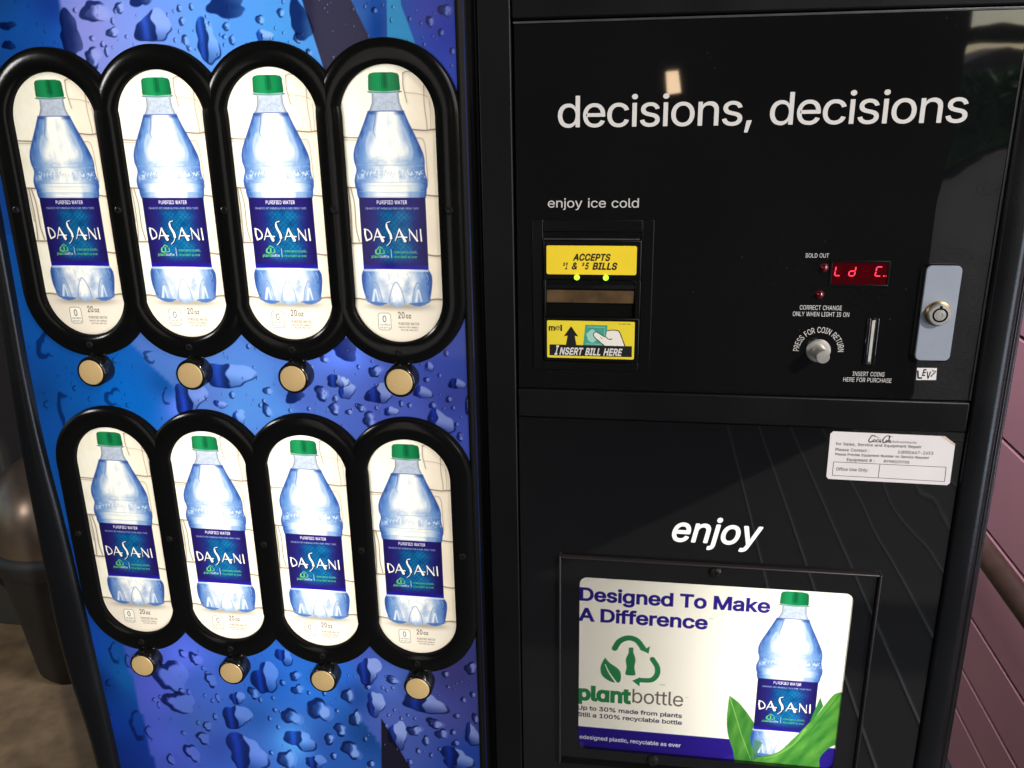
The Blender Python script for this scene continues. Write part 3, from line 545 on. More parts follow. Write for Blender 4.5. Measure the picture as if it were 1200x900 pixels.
class Canvas:
    def __init__(s, x0, x1, y0, y1, res):
        s.res = res
        s.xs = np.arange(x0, x1 + res * 0.5, res); s.ys = np.arange(y0, y1 + res * 0.5, res)
        s.X, s.Y = np.meshgrid(s.xs, s.ys)
        s.img = np.zeros(s.X.shape + (3,))
    def win(s, x0, x1, y0, y1, pad=None):
        pad = s.res * 2 if pad is None else pad
        i0 = max(0, int((x0 - pad - s.xs[0]) / s.res)); i1 = min(len(s.xs), int((x1 + pad - s.xs[0]) / s.res) + 2)
        j0 = max(0, int((y0 - pad - s.ys[0]) / s.res)); j1 = min(len(s.ys), int((y1 + pad - s.ys[0]) / s.res) + 2)
        if i1 <= i0 or j1 <= j0: return None
        return (slice(j0, j1), slice(i0, i1))
    def blend(s, w, mask, color):
        c = color if isinstance(color, np.ndarray) and color.ndim == 3 else np.array(color)[None, None, :]
        s.img[w] = s.img[w] * (1 - mask[..., None]) + c * mask[..., None]
    def cover(s, w, loops):
        """anti-aliased non-zero coverage of closed outlines"""
        X, Y = s.X[w], s.Y[w]; acc = np.zeros(X.shape); k = 3
        for dx in (np.arange(k) - (k - 1) / 2) / k * s.res:
            for dy in (np.arange(k) - (k - 1) / 2) / k * s.res:
                wn_ = np.zeros(X.shape, int); x = X + dx; y = Y + dy
                for L in loops:
                    n = len(L)
                    for i in range(n):
                        xa, ya = L[i]; xb, yb = L[(i + 1) % n]
                        if ya == yb: continue
                        up = yb > ya
                        lo, hi = (ya, yb) if up else (yb, ya)
                        c = (y >= lo) & (y < hi) & (x < (xb - xa) * (y - ya) / (yb - ya) + xa)
                        wn_ += np.where(c, 1 if up else -1, 0)
                acc += (wn_ != 0)
        return acc / (k * k)
    def poly(s, loops, color, alpha=1.0):
        if len(loops) and np.ndim(loops[0]) == 1: loops = [loops]
        loops = [np.array(L, float) for L in loops]
        P_ = np.vstack(loops)
        w = s.win(P_[:, 0].min(), P_[:, 0].max(), P_[:, 1].min(), P_[:, 1].max())
        if w is None: return
        m = s.cover(w, loops) * alpha
        c = color(s.X[w], s.Y[w]) if callable(color) else color
        s.blend(w, m, c)
    def text(s, glyphs, color, alpha=1.0):
        for g in glyphs: s.poly(g, color, alpha)
    def stroke(s, pts, w0, color, w1=None, alpha=1.0, smooth=True, soft=None):
        p = spline(pts, 6) if smooth and len(pts) > 2 else np.array(pts, float)
        ww = np.linspace(w0, w0 if w1 is None else w1, len(p)) / 2
        soft = s.res if soft is None else soft
        pad = ww.max() + soft + s.res
        w = s.win(p[:, 0].min(), p[:, 0].max(), p[:, 1].min(), p[:, 1].max(), pad)
        if w is None: return
        X, Y = s.X[w], s.Y[w]; best = np.full(X.shape, 1e9)
        for i in range(len(p) - 1):
            a, b = p[i], p[i + 1]; d = b - a; L2 = d @ d + 1e-12
            t = np.clip(((X - a[0]) * d[0] + (Y - a[1]) * d[1]) / L2, 0, 1)
            dist = np.hypot(X - a[0] - t * d[0], Y - a[1] - t * d[1]) - (ww[i] + (ww[i + 1] - ww[i]) * t)
            best = np.minimum(best, dist)
        m = np.clip(0.5 - best / soft, 0, 1) * alpha
        s.blend(w, m, color)
    def mesh(s, name, mat, z=0.0, keep=None):
        H, W = s.X.shape
        quad = np.ones((H - 1, W - 1), bool) if keep is None else keep[:-1, :-1] & keep[1:, :-1] & keep[:-1, 1:] & keep[1:, 1:]
        idx = np.arange(H * W).reshape(H, W)
        q = np.stack([idx[:-1, :-1][quad], idx[:-1, 1:][quad], idx[1:, 1:][quad], idx[1:, :-1][quad]], 1)
        used = np.unique(q); remap = np.zeros(H * W, int); remap[used] = np.arange(len(used)); q = remap[q]
        co = np.zeros((len(used), 3)); co[:, 0] = s.X.ravel()[used] / 1000; co[:, 1] = -z / 1000; co[:, 2] = s.Y.ravel()[used] / 1000
        me = bpy.data.meshes.new(name)
        me.vertices.add(len(used)); me.vertices.foreach_set("co", co.ravel())
        me.loops.add(q.size); me.loops.foreach_set("vertex_index", q.ravel().astype(np.int32))
        me.polygons.add(len(q)); me.polygons.foreach_set("loop_start", (np.arange(len(q)) * 4).astype(np.int32))
        me.update(calc_edges=True)
        col = np.ones((len(used), 4)); img = np.clip(s.img.reshape(-1, 3)[used], 0, 1)
        col[:, :3] = np.where(img <= 0.04045, img / 12.92, ((img + 0.055) / 1.055) ** 2.4)
        a = me.color_attributes.new("Col", 'FLOAT_COLOR', 'POINT')
        a.data.foreach_set("color", col.ravel().astype(np.float32))
        me.materials.append(MAT[mat])
        me.validate()
        return me

def tag(o, label=None, category=None, group=None, kind=None):
    if label: o["label"] = label
    if category: o["category"] = category
    if group: o["group"] = group
    if kind or category: o["kind"] = kind or "thing"
    return o
# ------------------------------------------------------------------ the printed bottle (local mm about the badge centre)
PROF = [(88.5, -13.8, 10.6), (87.4, -14.4, 11.4), (86.6, -11.6, 9.4), (80, -12.0, 9.9), (75.5, -13.9, 11.6), (73.5, -15.6, 12.6), (66, -19.0, 15.6),
        (59, -22.4, 19.0), (52, -25.8, 22.2), (47, -28.0, 24.4), (42, -29.2, 26.3), (37, -29.1, 27.1), (33, -27.9, 26.9), (30, -27.6, 26.9),
        (26.5, -28.8, 27.4), (22.7, -29.8, 28.5), (18.5, -29.6, 28.6), (15.5, -28.6, 27.6), (13, -28.6, 27.4), (9.4, -27.9, 26.6),
        (9.3, -27.4, 26.2), (-47.2, -27.4, 26.2), (-48.6, -28.0, 26.9), (-52, -29.4, 28.6), (-57, -29.7, 28.8), (-63, -29.2, 28.0),
        (-69, -27.7, 26.8), (-74, -25.6, 25.0), (-76.2, -22.5, 22.0), (-77.4, -17.5, 17.4), (-77.2, -13.5, 13.5), (-75.3, -10.2, 9.6)]

def dasani(cv, x0, x1, yb, h, white, shadow):
    """the drawn deco lettering of the water label"""
    W = x1 - x0
    def S(dx, dy, col, k):
        P_ = lambda pts, ox, w: [(x0 + W * (ox + w * a) + dx, yb + h * b + dy) for a, b in pts]
        st = lambda pts, w0, w1=None: cv.stroke(pts, w0 * h * k, col, (w1 or w0) * h * k)
        st(P_([(0.12, 0.97), (0.10, 0.5), (0.22, 0.02)], 0.0, 0.17), .15, .13)
        st(P_([(0.02, 0.98), (0.45, 0.90), (0.78, 0.55), (0.72, 0.2), (0.22, 0.02)], 0.0, 0.16), .07, .13)
        for o, w in ((.16, .185), (.53, .20)):
            st(P_([(0.0, 0.0), (0.18, .45), (0.40, 1.0)], o, w), .06, .11)
            st(P_([(0.40, 1.0), (0.60, .5), (0.84, 0.0)], o, w), .10, .26)
            st(P_([(0.08, 0.30), (0.5, .34), (1.0, .30)], o, w), .06, .12)
        st(P_([(0.62, 1.62), (0.22, 1.52), (0.10, 1.25), (0.30, .95), (0.62, .55), (0.66, .2), (0.45, -.15), (0.05, -.42)], .372, .135), .07, .06)
        st(P_([(0.16, 1.35), (0.22, 1.08), (0.44, .78), (0.62, .5), (0.66, .22)], .372, .135), .16, .22)
        st(P_([(0.10, 0.02), (0.10, .9)], .765, .165), .06)
        st(P_([(0.06, 0.98), (0.5, .45), (0.86, 0.02)], .765, .165), .12, .17)
        st(P_([(0.86, 0.02), (0.84, .92)], .765, .165), .055)
        st(P_([(0.3, 0.98), (0.5, 0.0)], .955, .045), .11, .13)
    S(h * .07, -h * .05, shadow, 1.25)
    S(0, 0, white, 1.0)

def paint_bottle(cv, sx=1.0, sy=1.0, ox=0.0, oy=0.0, strong=1.0, detail=True):
    """paint the bottle into a canvas; (ox, oy) shift and (sx, sy) scale its own mm"""
    T = lambda pts: [(ox + sx * a, oy + sy * b) for a, b in pts]
    ys = np.array([p[0] for p in PROF])[::-1]; xl = np.array([p[1] for p in PROF])[::-1]; xr = np.array([p[2] for p in PROF])[::-1]
    out = [(p[1], p[0]) for p in PROF] + [(-9.0, -74.6), (-6.5, -76.6), (-1, -77.8), (4.5, -77.0), (6.6, -74.8), (8.2, -75.0)] + [(p[2], p[0]) for p in PROF[::-1]]
    white = C3(252, 252, 248); blue = C3(84, 126, 190); deep = C3(34, 60, 128); pale = C3(190, 202, 222)
    def body(X, Y):
        x = (X - ox) / sx; y = (Y - oy) / sy
        L = np.interp(y, ys, xl); R = np.interp(y, ys, xr); c = (L + R) / 2; hw = (R - L) / 2
        t = (x - c) / hw; at = np.abs(t)
        nz = vnoise(x, y * 0.6, 7, 3) - .5; n2 = vnoise(x * 2, y * .7, 5, 9) - .5
        col = white[None, None, :] * np.ones(x.shape + (3,))
        e = sstep(.30, .88, at + nz * .30) * strong
        col = col * (1 - e[..., None]) + blue * e[..., None]
        e2 = sstep(.80, 1.0, at + n2 * .14) * .8
        col = col * (1 - e2[..., None]) + deep * e2[..., None]
        up = sstep(73, 75, y)                       # the neck above the water line
        n4 = vnoise(x, y, 2.2, 5)
        neck = pale * (0.90 + .14 * n4[..., None]) * (1 - .28 * sstep(.75, 1.0, at)[..., None])
        col = col * (1 - up[..., None]) + neck * up[..., None]
        lid = np.exp(-((y - 72.6) / 1.5) ** 2) * sstep(0.30, .75, at) * (y < 74)
        col = col * (1 - .65 * lid[..., None]) + deep * .65 * lid[..., None]
        rib = np.exp(-((y - 36) / 4.5) ** 2) * .50 * sstep(.0, .45, at + nz * .4) + np.exp(-((y - 27.0) / 4.6) ** 2) * .62 * sstep(.0, .45, at + n2 * .9)
        rib += np.exp(-((y - 17.5) / 1.4) ** 2) * .16 + np.exp(-((y - 12.3) / 1.0) ** 2) * .18
        rib = np.clip(rib * (.7 + .9 * (vnoise(x, y * 3, 4, 21) - .3)), 0, 1) * strong
        col = col * (1 - rib[..., None]) + C3(104, 142, 196) * rib[..., None]
        cr = np.clip((vnoise(x, y, 1.5, 41, 2) - .52) * 5, 0, 1) * np.exp(-((y - 27.5) / 4.5) ** 2) * .55
        col = col * (1 - cr[..., None]) + C3(250, 252, 255) * cr[..., None]
        gl = np.clip((vnoise(x * 1.8, y * .55, 6, 43, 3) - .56) * 5, 0, 1) * (y < 72) * (y > 36) * .28
        col = col * (1 - gl[..., None]) + C3(150, 176, 216) * gl[..., None]
        band = sstep(13.4, 14.2, y) * (1 - sstep(19.5, 21.5, y)) * (1 - sstep(.55, .95, at)) * .5
        col = col * (1 - band[..., None]) + C3(246, 246, 236) * band[..., None]
        lo = (y < -47) * 1.0                          # the footed base
        pet = np.exp(-((np.abs(x + 1.3) - 9.5 - (y + 62) * .28) / 3.6) ** 2) * sstep(-50, -58, y) * .62
        pet += np.exp(-((np.abs(x + 1.3) - 20 + (y + 62) * .30) / 3.2) ** 2) * sstep(-50, -60, y) * .52
        pet += np.clip((vnoise(x, y, 4.5, 51, 3) - .5) * 4, 0, 1) * .30
        pet = np.clip(pet * lo * (.75 + .8 * nz), 0, .85)
        col = col * (1 - pet[..., None]) + C3(124, 148, 196) * pet[..., None]
        ft = lo * sstep(-69, -77.5, y) * .55
        col = col * (1 - ft[..., None]) + C3(110, 150, 205) * ft[..., None]
        top = lo * np.exp(-((y + 48.2) / .9) ** 2) * .75
        col = col * (1 - top[..., None]) + C3(235, 240, 246) * top[..., None]
        return np.clip(col, 0, 1)
    cv.poly([T(out)], body)
    for side in (1, 2):
        for lo_, hi_ in ((9.4, 74), (-76, -48)):
            pts = [(p_[side] * (.985 if side == 1 else .985), p_[0]) for p_ in PROF if lo_ <= p_[0] <= hi_]
            cv.stroke(T(pts), 1.0 * sx, C3(48, 82, 156), None, .7, soft=.9 * sx)
    for cxp, w_ in ((-19, 5.5), (-1.3, 6.5), (17, 5.5)):
        cv.stroke(T([(cxp - w_, -74.5), (cxp - w_ * .72, -66), (cxp - w_ * .2, -58.5), (cxp + w_ * .25, -58.8), (cxp + w_ * .75, -66), (cxp + w_, -74.5)]), 1.0 * sx, C3(108, 134, 186), None, .65, soft=.8 * sx)
        cv.stroke(T([(cxp - w_ * .4, -73), (cxp, -64), (cxp + w_ * .4, -73)]), 2.2 * sx, C3(252, 252, 250), 1.0 * sx, .7, soft=1.0 * sx)
    for k_ in range(7):
        xx = -24 + 8 * k_
        cv.stroke(T([(xx, -50.5), (xx + 1.5, -54), (xx + .6, -57.5)]), .7 * sx, C3(170, 190, 222), .3 * sx, .7)
    # streaks and embossing on the shoulder
    cv.stroke(T([(-9.5, 73), (-10.6, 66), (-12.2, 60), (-10.8, 55.5)]), .9 * sx, C3(70, 92, 150), .3 * sx, .8)
    cv.stroke(T([(-8.6, 73), (-10.2, 64), (-13.0, 57)]), 1.8 * sx, C3(150, 165, 205), .5 * sx, .45)
    cv.stroke(T([(-15, 58), (-17.8, 51), (-18.0, 44), (-14.5, 39)]), 2.4 * sx, C3(196, 206, 226), 1.0 * sx, .6, soft=1.4 * sx)
    cv.stroke(T([(9.5, 66), (14.5, 55), (17.5, 45), (16, 38)]), 2.6 * sx, C3(190, 205, 228), 1.2 * sx, .5, soft=1.6 * sx)
    r = np.random.default_rng(4)
    x = -22.0
    while x < 23:
        a = r.random(); h = 2.6 + 3.0 * r.random()
        p = [(x, 25.5 + a), (x + 1.1, 25.5 + h), (x + 1.9, 26 + h * .3), (x + 3.0, 24.6 + h * .75)]
        cv.stroke(T(p), .7 * sx, C3(246, 249, 253), .4 * sx, .55, soft=.6 * sx)
        cv.stroke(T([(q + .6, w - .5) for q, w in p]), .5 * sx, C3(92, 120, 175), .3 * sx, .5 * (.3 + .7 * r.random()))
        x += 2.4 + 2.2 * r.random()
    for k in range(26):
        px = r.uniform(-11, 8.5); py = r.uniform(75.5, 85)
        cv.stroke(T([(px, py), (px + .3, py - .4)]), r.uniform(.4, .8) * sx, C3(130, 145, 175), .3 * sx, .7, smooth=False)
    for yy, a in ((21.6, .5), (19.0, .28), (14.0, .5), (10.6, .45)):
        cv.stroke(T([(-27, yy), (-10, yy - .5), (10, yy - .5), (26, yy)]), .55 * sx, C3(120, 150, 200), None, a)
    cv.stroke(T([(-27, 34.4), (-8, 34.0), (10, 34.1), (26.4, 33.6)]), .7 * sx, C3(126, 156, 205), None, .5)
    cv.stroke(T([(-15.6, 73.7), (-2, 74.0), (12.6, 73.6)]), .8 * sx, C3(64, 84, 160), None, .8)
    # cap
    def capc(X, Y):
        x = (X - ox) / sx; t = (x + 1.8) / 12.4
        sh = .62 + .38 * np.cos(np.clip(t, -1.2, 1.2) * 1.35)
        rg = 1 + .05 * np.sin(x * 4.1)
        dark = 1 - .30 * np.exp(-((x + 1.0) / 2.2) ** 2) * sstep(88, 92, (Y - oy) / sy)
        return np.clip(C3(22, 132, 78) * (sh * rg * dark)[..., None] + C3(20, 26, 20) * .5 * sstep(.2, -.6, t)[..., None], 0, 1)
    cv.poly([T([(-14.2, 90), (-13.6, 99.5), (-12.2, 101.1), (-8, 101.8), (5, 101.6), (9.2, 100.7), (10.3, 99), (10.8, 90), (10.4, 88.6), (-1.8, 87.9), (-13.8, 88.8)])], capc)
    cv.stroke(T([(-14.8, 88.0), (-1.8, 87.2), (11.6, 87.8)]), .9 * sx, C3(80, 130, 120), None, .9)
    for k in (-3.2, -1.0, .9):
        cv.stroke(T([(k, 91.6), (k - .4, 95), (k + .2, 98.6)]), .6 * sx, C3(14, 86, 48), None, .55)
    # label
    def lab(X, Y):
        x = (X - ox) / sx; y = (Y - oy) / sy; t = np.abs(x + .6) / 26.8
        base = C3(36, 29, 104)[None, None, :] * (1 - .22 * sstep(.6, 1.0, t))[..., None]
        n = vnoise(x, y, 6, 8)
        c = np.exp(-((x - 0.5) / (13.5 + 3 * n)) ** 4) * sstep(4.5, -4, y) * sstep(-45, -36, y)
        row = np.floor(y / 2.1); xx = (x / 4.2 + .5 * (row % 2)) % 1.0 - .5; yy = (y / 2.1) % 1.0
        w = np.exp(-((np.hypot(xx * 2.0, yy) - .82) / .20) ** 2) * 2 - 1
        core = C3(20, 106, 166) + (w * .06 + (n - .5) * .25)[..., None] * np.array([.4, 1.0, .9])
        core = core * (1 - .38 * sstep(-.6, .7, w))[..., None]
        col = base * (1 - c[..., None]) + core * c[..., None]
        bt = sstep(-43.4, -44.4, y)
        col = col * (1 - bt[..., None]) + C3(34, 24, 142) * bt[..., None]
        return np.clip(col, 0, 1)
    cv.poly([T([(-27.4, 9.3), (26.2, 9.3), (26.2, -47.2), (-27.4, -47.2)])], lab)
    g = lambda t, a, b, yb, h, bo: [[np.c_[ox + sx * q[:, 0], oy + sy * q[:, 1]] for q in gg] for gg in fit_text(t, a, b, yb, h, bo)]
    cv.text(g("PURIFIED WATER", -13.1, 11.4, 4.3, 2.9, 16), C3(236, 236, 244))
    cv.text(g("ENHANCED WITH MINERALS FOR A PURE, FRESH TASTE", -22.5, 20.5, 0.2, 1.5, 6), C3(170, 190, 226))
    dasani(cv, ox + sx * -25.0, ox + sx * 22.6, oy + sy * -24.4, 9.3 * sy, C3(248, 246, 242), C3(22, 18, 58))
    if detail:
        gr = C3(96, 190, 110)
        for p in ([(-15.0, -31.2), (-13, -29.2), (-10.6, -30.6)], [(-9.9, -31.8), (-9.4, -34.0), (-11.6, -35.0)]):
            cv.stroke(T(p), .8 * sx, gr)
        cv.stroke(T([(-16, -31.8), (-16.4, -34.2), (-14.2, -35)]), 1.3 * sx, gr)
        cv.stroke(T([(-12.9, -31.2), (-12.9, -34.6)]), 1.2 * sx, gr)
        cv.text(g("plant", -20.2, -13.2, -38.0, 2.2, 26), gr)
        cv.text(g("bottle", -13.0, -5.6, -38.0, 2.2, 4), C3(222, 226, 236))
        cv.stroke(T([(-3.6, -31.5), (-3.6, -38)]), .45 * sx, C3(200, 206, 226))
        cv.text(g("redesigned plastic,", -1.4, 18.1, -34.2, 2.0, 8), gr)
        cv.text(g("recyclable as ever", -1.4, 17.2, -38.0, 2.0, 8), gr)

# ------------------------------------------------------------------ the vending machine
vm = bpy.data.objects.new("vending_machine", None)
COL.objects.link(vm)
ROOT = (375.0, -1470.0, -400.0)
vm.location = to3((ROOT[0], 0, ROOT[2]))
tag(vm, "black drinks vending machine with eight lit water bottle pictures, coin slot and bill slot", "vending machine")
def L(x=0.0, y=0.0, z=0.0):
    """machine mm -> location under the machine's Empty, in mm"""
    return (x - ROOT[0], y - ROOT[1], z - ROOT[2])

def part(mb, name, parent=None, c=(0, 0, 0)):
    """build at mm centre c (the mesh's own coordinates are about c)"""
    if parent is None:
        return mb.build(name, vm, L(*c))
    return mb.build(name, parent, c)

TOP, BOT = 330.0, -1440.0
# cabinet: hollow box behind the front
mb = MB()
mb.box(-30, -22, BOT, TOP, -800, -12, "black_satin").box(786, 794, BOT, TOP, -800, -62, "black_satin")
mb.box(-22, 786, BOT, TOP, -800, -790, "black_satin").box(-22, 786, TOP - 8, TOP, -790, -12, "black_satin")
mb.box(-22, 786, BOT, BOT + 8, -790, -40, "black_satin").box(384, 392, BOT + 8, TOP - 8, -220, -14, "hole_black")
part(mb, "cabinet")
for x in (10, 700):
    for z in (-700, -120):
        part(MB().box(x, x + 60, -1470, BOT, z, z + 60, "black_satin", 4), "foot")

# left upright of the door frame, its edges gently bowed as the door is
inner = [(-17, 175), (-19, 60), (-21.5, -60), (-23.5, -150), (-22.6, -220), (-18.5, -290), (-14.8, -370), (-12.5, -450), (-9, -573), (-9, -700), (-9, BOT)]
outer = [(-36, 175), (-36.5, 0), (-38.5, -100), (-42, -170), (-45, -235), (-46.5, -335), (-46.6, -416), (-43.5, -471), (-34, -565), (-34, -700), (-34, BOT)]
si = spline(inner, 5); so = spline(outer, 5)
mb = MB()
rows = []
for (xi, yi), (xo, yo) in zip(si, so):
    w = xi - xo
    rows.append([(xo, yo, -60), (xo, yo, -4), (xo + w * .10, yo, -1.0), (xo + w * .35, yo, 1.0), (xo + w * .72, yo, 1.2), (xo + w * .90, yo, -.2), (xi, yi, -3), (xi, yi, -14)])
n = len(rows[0]); vs = [q for r in rows for q in r]
mb.add(vs, [(j * n + i, j * n + i + 1, (j + 1) * n + i + 1, (j + 1) * n + i) for j in range(len(rows) - 1) for i in range(n - 1)], "black_frame", True)
mb.box(-36, -17, 174, TOP, -60, 0, "black_frame", 2)
part(mb, "door_frame")

# blue printed panel with its water drops
DROPS = [(93.6,150.2,12.1,8.5,1),
(114.0,152.6,4.2,4.2,1),
(132.4,157.4,8.4,4.8,0),
(139.9,137.9,15.4,11.0,2),
(182.3,125.9,9.7,14.7,2),
(200.7,150.6,17.0,7.1,0),
(105.3,135.2,5.7,3.7,1),
(85.4,117.0,7.3,8.2,1),
(69.1,134.9,10.1,14.3,0),
(16.2,142.5,7.4,3.1,0),
(14.5,128.1,5.2,3.8,0),
(87.3,131.3,2.5,2.2,1),
(106.6,143.1,2.1,2.4,1),
(110.1,150.9,1.8,2.4,1),
(162.8,150.5,2.4,2.4,1),
(172.6,151.4,2.1,2.4,1),
(163.6,141.5,2.8,3.0,1),
(164.5,128.1,2.8,4.3,1),
(167.1,121.9,2.1,1.8,1),
(199.0,136.9,3.4,3.0,1),
(196.7,129.7,2.1,1.8,1),
(202.6,127.2,2.8,3.6,1),
(76.6,151.9,2.2,1.8,1),
(95.2,126.8,2.2,2.2,1),
(116.2,131.8,1.4,1.5,1),
(97.9,121.7,2.2,4.4,1),
(156.1,128.3,1.4,1.8,1),
(160.4,134.3,1.0,1.5,1),
(226.8,140.9,3.7,3.6,1),
(243.5,145.2,3.3,3.2,1),
(255.1,127.1,3.7,3.6,1),
(228.9,128.9,8.1,4.2,3),
(258.3,138.9,8.7,13.1,0),
(262.9,116.7,2.7,3.0,1),
(357.7,136.1,3.2,4.1,1),
(365.7,128.3,2.6,2.9,1),
(369.6,143.3,5.1,4.6,1),
(316.2,144.8,2.6,2.3,1),
(342.4,138.3,1.6,1.7,1),
(352.5,120.5,1.6,1.5,1),
(373.6,115.3,2.2,2.7,1),
(-1.8,-119.5,10.0,13.5,4),
(61.6,-131.1,3.3,3.1,4),
(95.4,-127.1,7.2,5.5,4),
(165.3,-142.1,20.4,13.3,2),
(187.2,-115.5,2.3,2.3,1),
(55.6,-166.2,9.1,9.8,4),
(4.7,-184.4,9.4,19.3,4),
(-13.0,-175.1,3.4,4.1,4),
(126.9,-163.0,14.5,16.9,2),
(167.0,-160.0,3.2,3.2,1),
(154.8,-169.1,5.6,4.0,3),
(170.8,-181.3,5.6,8.9,3),
(105.0,-163.7,4.1,8.0,4),
(18.0,-158.6,2.9,2.8,4),
(30.3,-168.7,2.1,2.4,4),
(66.8,-173.1,2.5,2.4,4),
(137.1,-135.2,3.2,3.1,1),
(200.5,-155.0,4.3,3.9,1),
(195.6,-164.5,2.0,2.0,1),
(197.8,-173.1,4.7,6.4,1),
(192.0,-168.6,2.0,2.0,1),
(218.9,-172.3,1.9,2.0,1),
(236.2,-170.1,1.9,2.0,1),
(249.0,-155.7,6.5,7.0,1),
(224.1,-158.9,8.5,6.3,0),
(260.8,-159.9,3.1,3.1,1),
(259.3,-169.3,5.7,5.5,1),
(270.7,-150.4,8.3,9.2,3),
(272.0,-171.9,3.4,2.7,1),
(283.0,-167.6,4.9,3.5,1),
(299.7,-154.7,12.0,8.5,2),
(289.8,-178.3,6.8,6.7,1),
(309.2,-169.8,5.6,4.7,3),
(296.6,-167.1,1.9,1.9,1),
(318.6,-162.5,2.2,3.1,1),
(326.0,-163.8,2.2,2.7,1),
(337.7,-151.9,7.4,6.1,3),
(346.0,-163.0,3.3,3.1,1),
(360.2,-157.2,2.9,3.0,1),
(351.9,-178.9,11.8,10.9,3),
(368.5,-190.7,3.3,3.9,1),
(366.0,-179.2,2.2,1.9,1),
(363.6,-164.7,1.8,1.9,1),
(376.1,-162.0,2.5,8.4,1),
(253.9,-125.1,4.1,3.0,1),
(273.4,-116.3,11.2,9.0,0),
(298.1,-134.3,6.3,5.3,1),
(344.6,-129.2,3.3,4.5,3),
(359.6,-117.1,2.5,2.9,1),
(263.6,-144.5,8.3,6.9,2),
(341.9,-140.5,2.9,2.6,1),
(367.3,-143.4,6.5,5.2,2),
(283.4,-131.0,1.9,1.9,1),
(353.0,-136.4,1.8,1.9,1),
(216.2,-123.8,1.9,1.9,1),
(242.0,-132.2,1.9,1.9,1),
(65.1,-459.0,16.6,21.6,5),
(69.7,-490.0,15.8,14.7,5),
(129.3,-501.5,13.7,15.7,2),
(135.6,-547.8,23.1,22.8,2),
(107.5,-460.0,6.8,7.6,5),
(133.0,-478.7,7.3,8.2,2),
(94.5,-436.4,6.3,8.0,5),
(81.8,-431.6,4.1,5.0,5),
(150.9,-470.9,6.3,6.6,1),
(89.7,-531.7,7.5,7.5,5),
(74.8,-551.4,8.6,10.9,5),
(96.4,-516.3,5.6,5.3,5),
(49.6,-562.9,4.8,6.6,5),
(106.3,-503.8,3.2,3.7,5),
(106.1,-484.4,2.3,2.6,5),
(50.0,-485.8,2.3,2.6,5),
(43.0,-489.6,2.8,2.6,5),
(56.4,-486.2,1.9,2.1,5),
(74.4,-476.3,3.2,4.1,5),
(81.7,-476.6,2.3,3.6,5),
(46.7,-495.4,1.9,4.2,5),
(112.0,-480.7,2.7,5.2,5),
(101.2,-446.6,2.3,2.5,5),
(104.0,-452.3,2.3,2.5,5),
(86.7,-513.1,2.3,2.6,5),
(68.9,-527.6,2.8,2.7,5),
(98.6,-479.0,1.8,2.6,5),
(8.1,-437.1,6.5,11.2,4),
(18.8,-523.4,9.6,16.3,4),
(30.9,-530.6,4.8,8.7,4),
(-3.8,-473.6,4.8,4.2,4),
(-11.1,-509.6,5.8,4.3,4),
(21.3,-445.9,3.7,8.2,4),
(165.3,-452.6,13.3,19.1,2),
(187.3,-426.2,8.7,8.8,2),
(196.5,-446.7,5.7,5.9,1),
(197.6,-462.3,6.6,6.0,1),
(182.5,-455.9,3.5,3.5,1),
(188.2,-495.4,11.2,9.8,1),
(194.3,-523.4,16.2,11.6,2),
(218.2,-484.2,12.3,14.3,1),
(178.4,-548.2,10.0,12.9,1),
(208.1,-548.0,10.8,8.5,2),
(248.5,-464.3,6.5,9.0,1),
(254.2,-490.6,6.5,10.2,1),
(237.4,-505.5,7.5,7.2,1),
(224.9,-518.0,6.2,6.2,1),
(246.9,-529.0,10.6,10.5,1),
(227.6,-538.4,4.0,4.2,1),
(262.0,-514.0,2.6,3.1,1),
(271.1,-434.0,11.8,14.6,2),
(275.3,-471.5,9.4,14.0,3),
(294.1,-442.4,7.6,4.4,1),
(269.0,-452.5,3.4,2.9,1),
(283.4,-452.1,1.7,2.0,1),
(287.5,-454.6,1.7,2.0,1),
(293.6,-451.1,1.7,2.0,1),
(295.4,-506.3,10.3,15.3,3),
(323.8,-465.7,20.1,12.8,2),
(333.6,-488.3,8.4,6.5,1),
(312.9,-498.4,7.7,6.6,1),
(339.9,-499.5,6.3,6.5,1),
(323.4,-509.3,3.8,6.1,1),
(350.9,-496.4,2.9,4.0,1),
(353.0,-509.1,4.6,3.5,1),
(369.3,-498.4,6.7,14.0,3),
(353.1,-528.3,16.1,13.4,2),
(346.1,-430.8,3.7,3.8,1),
(370.8,-422.0,6.1,7.1,1),
(362.3,-458.0,2.9,3.4,1),
(355.0,-477.2,4.2,2.5,1),
(373.2,-478.2,3.7,5.9,1),
(371.5,-451.3,2.9,3.9,1),
(266.1,-543.4,4.0,4.7,1),
(170.8,-474.9,2.2,2.5,1),
(171.1,-489.0,2.7,2.6,1),
(164.6,-499.9,2.3,3.1,1),
(172.5,-509.3,2.3,2.6,1),
(161.8,-541.7,2.8,3.2,1),
(157.1,-478.3,2.7,3.1,1),
(208.6,-465.2,2.2,2.5,1),
(224.4,-463.7,2.6,3.5,1),
(235.7,-483.4,2.2,2.5,1),
(287.4,-483.1,1.7,2.0,1),
(293.7,-476.6,1.7,2.0,1),
(300.0,-485.8,2.1,2.5,1),
(307.0,-481.1,1.7,2.0,1),
(313.6,-484.4,1.7,2.0,1),
(284.0,-495.5,2.2,2.5,1),
(315.0,-522.4,2.6,3.6,1),
(327.7,-526.1,2.1,3.1,1),
(336.6,-518.0,2.1,2.5,1),
(305.7,-536.8,3.5,3.6,1),
(348.0,-444.9,2.1,1.9,1),
(327.4,-442.1,2.1,2.4,1)]
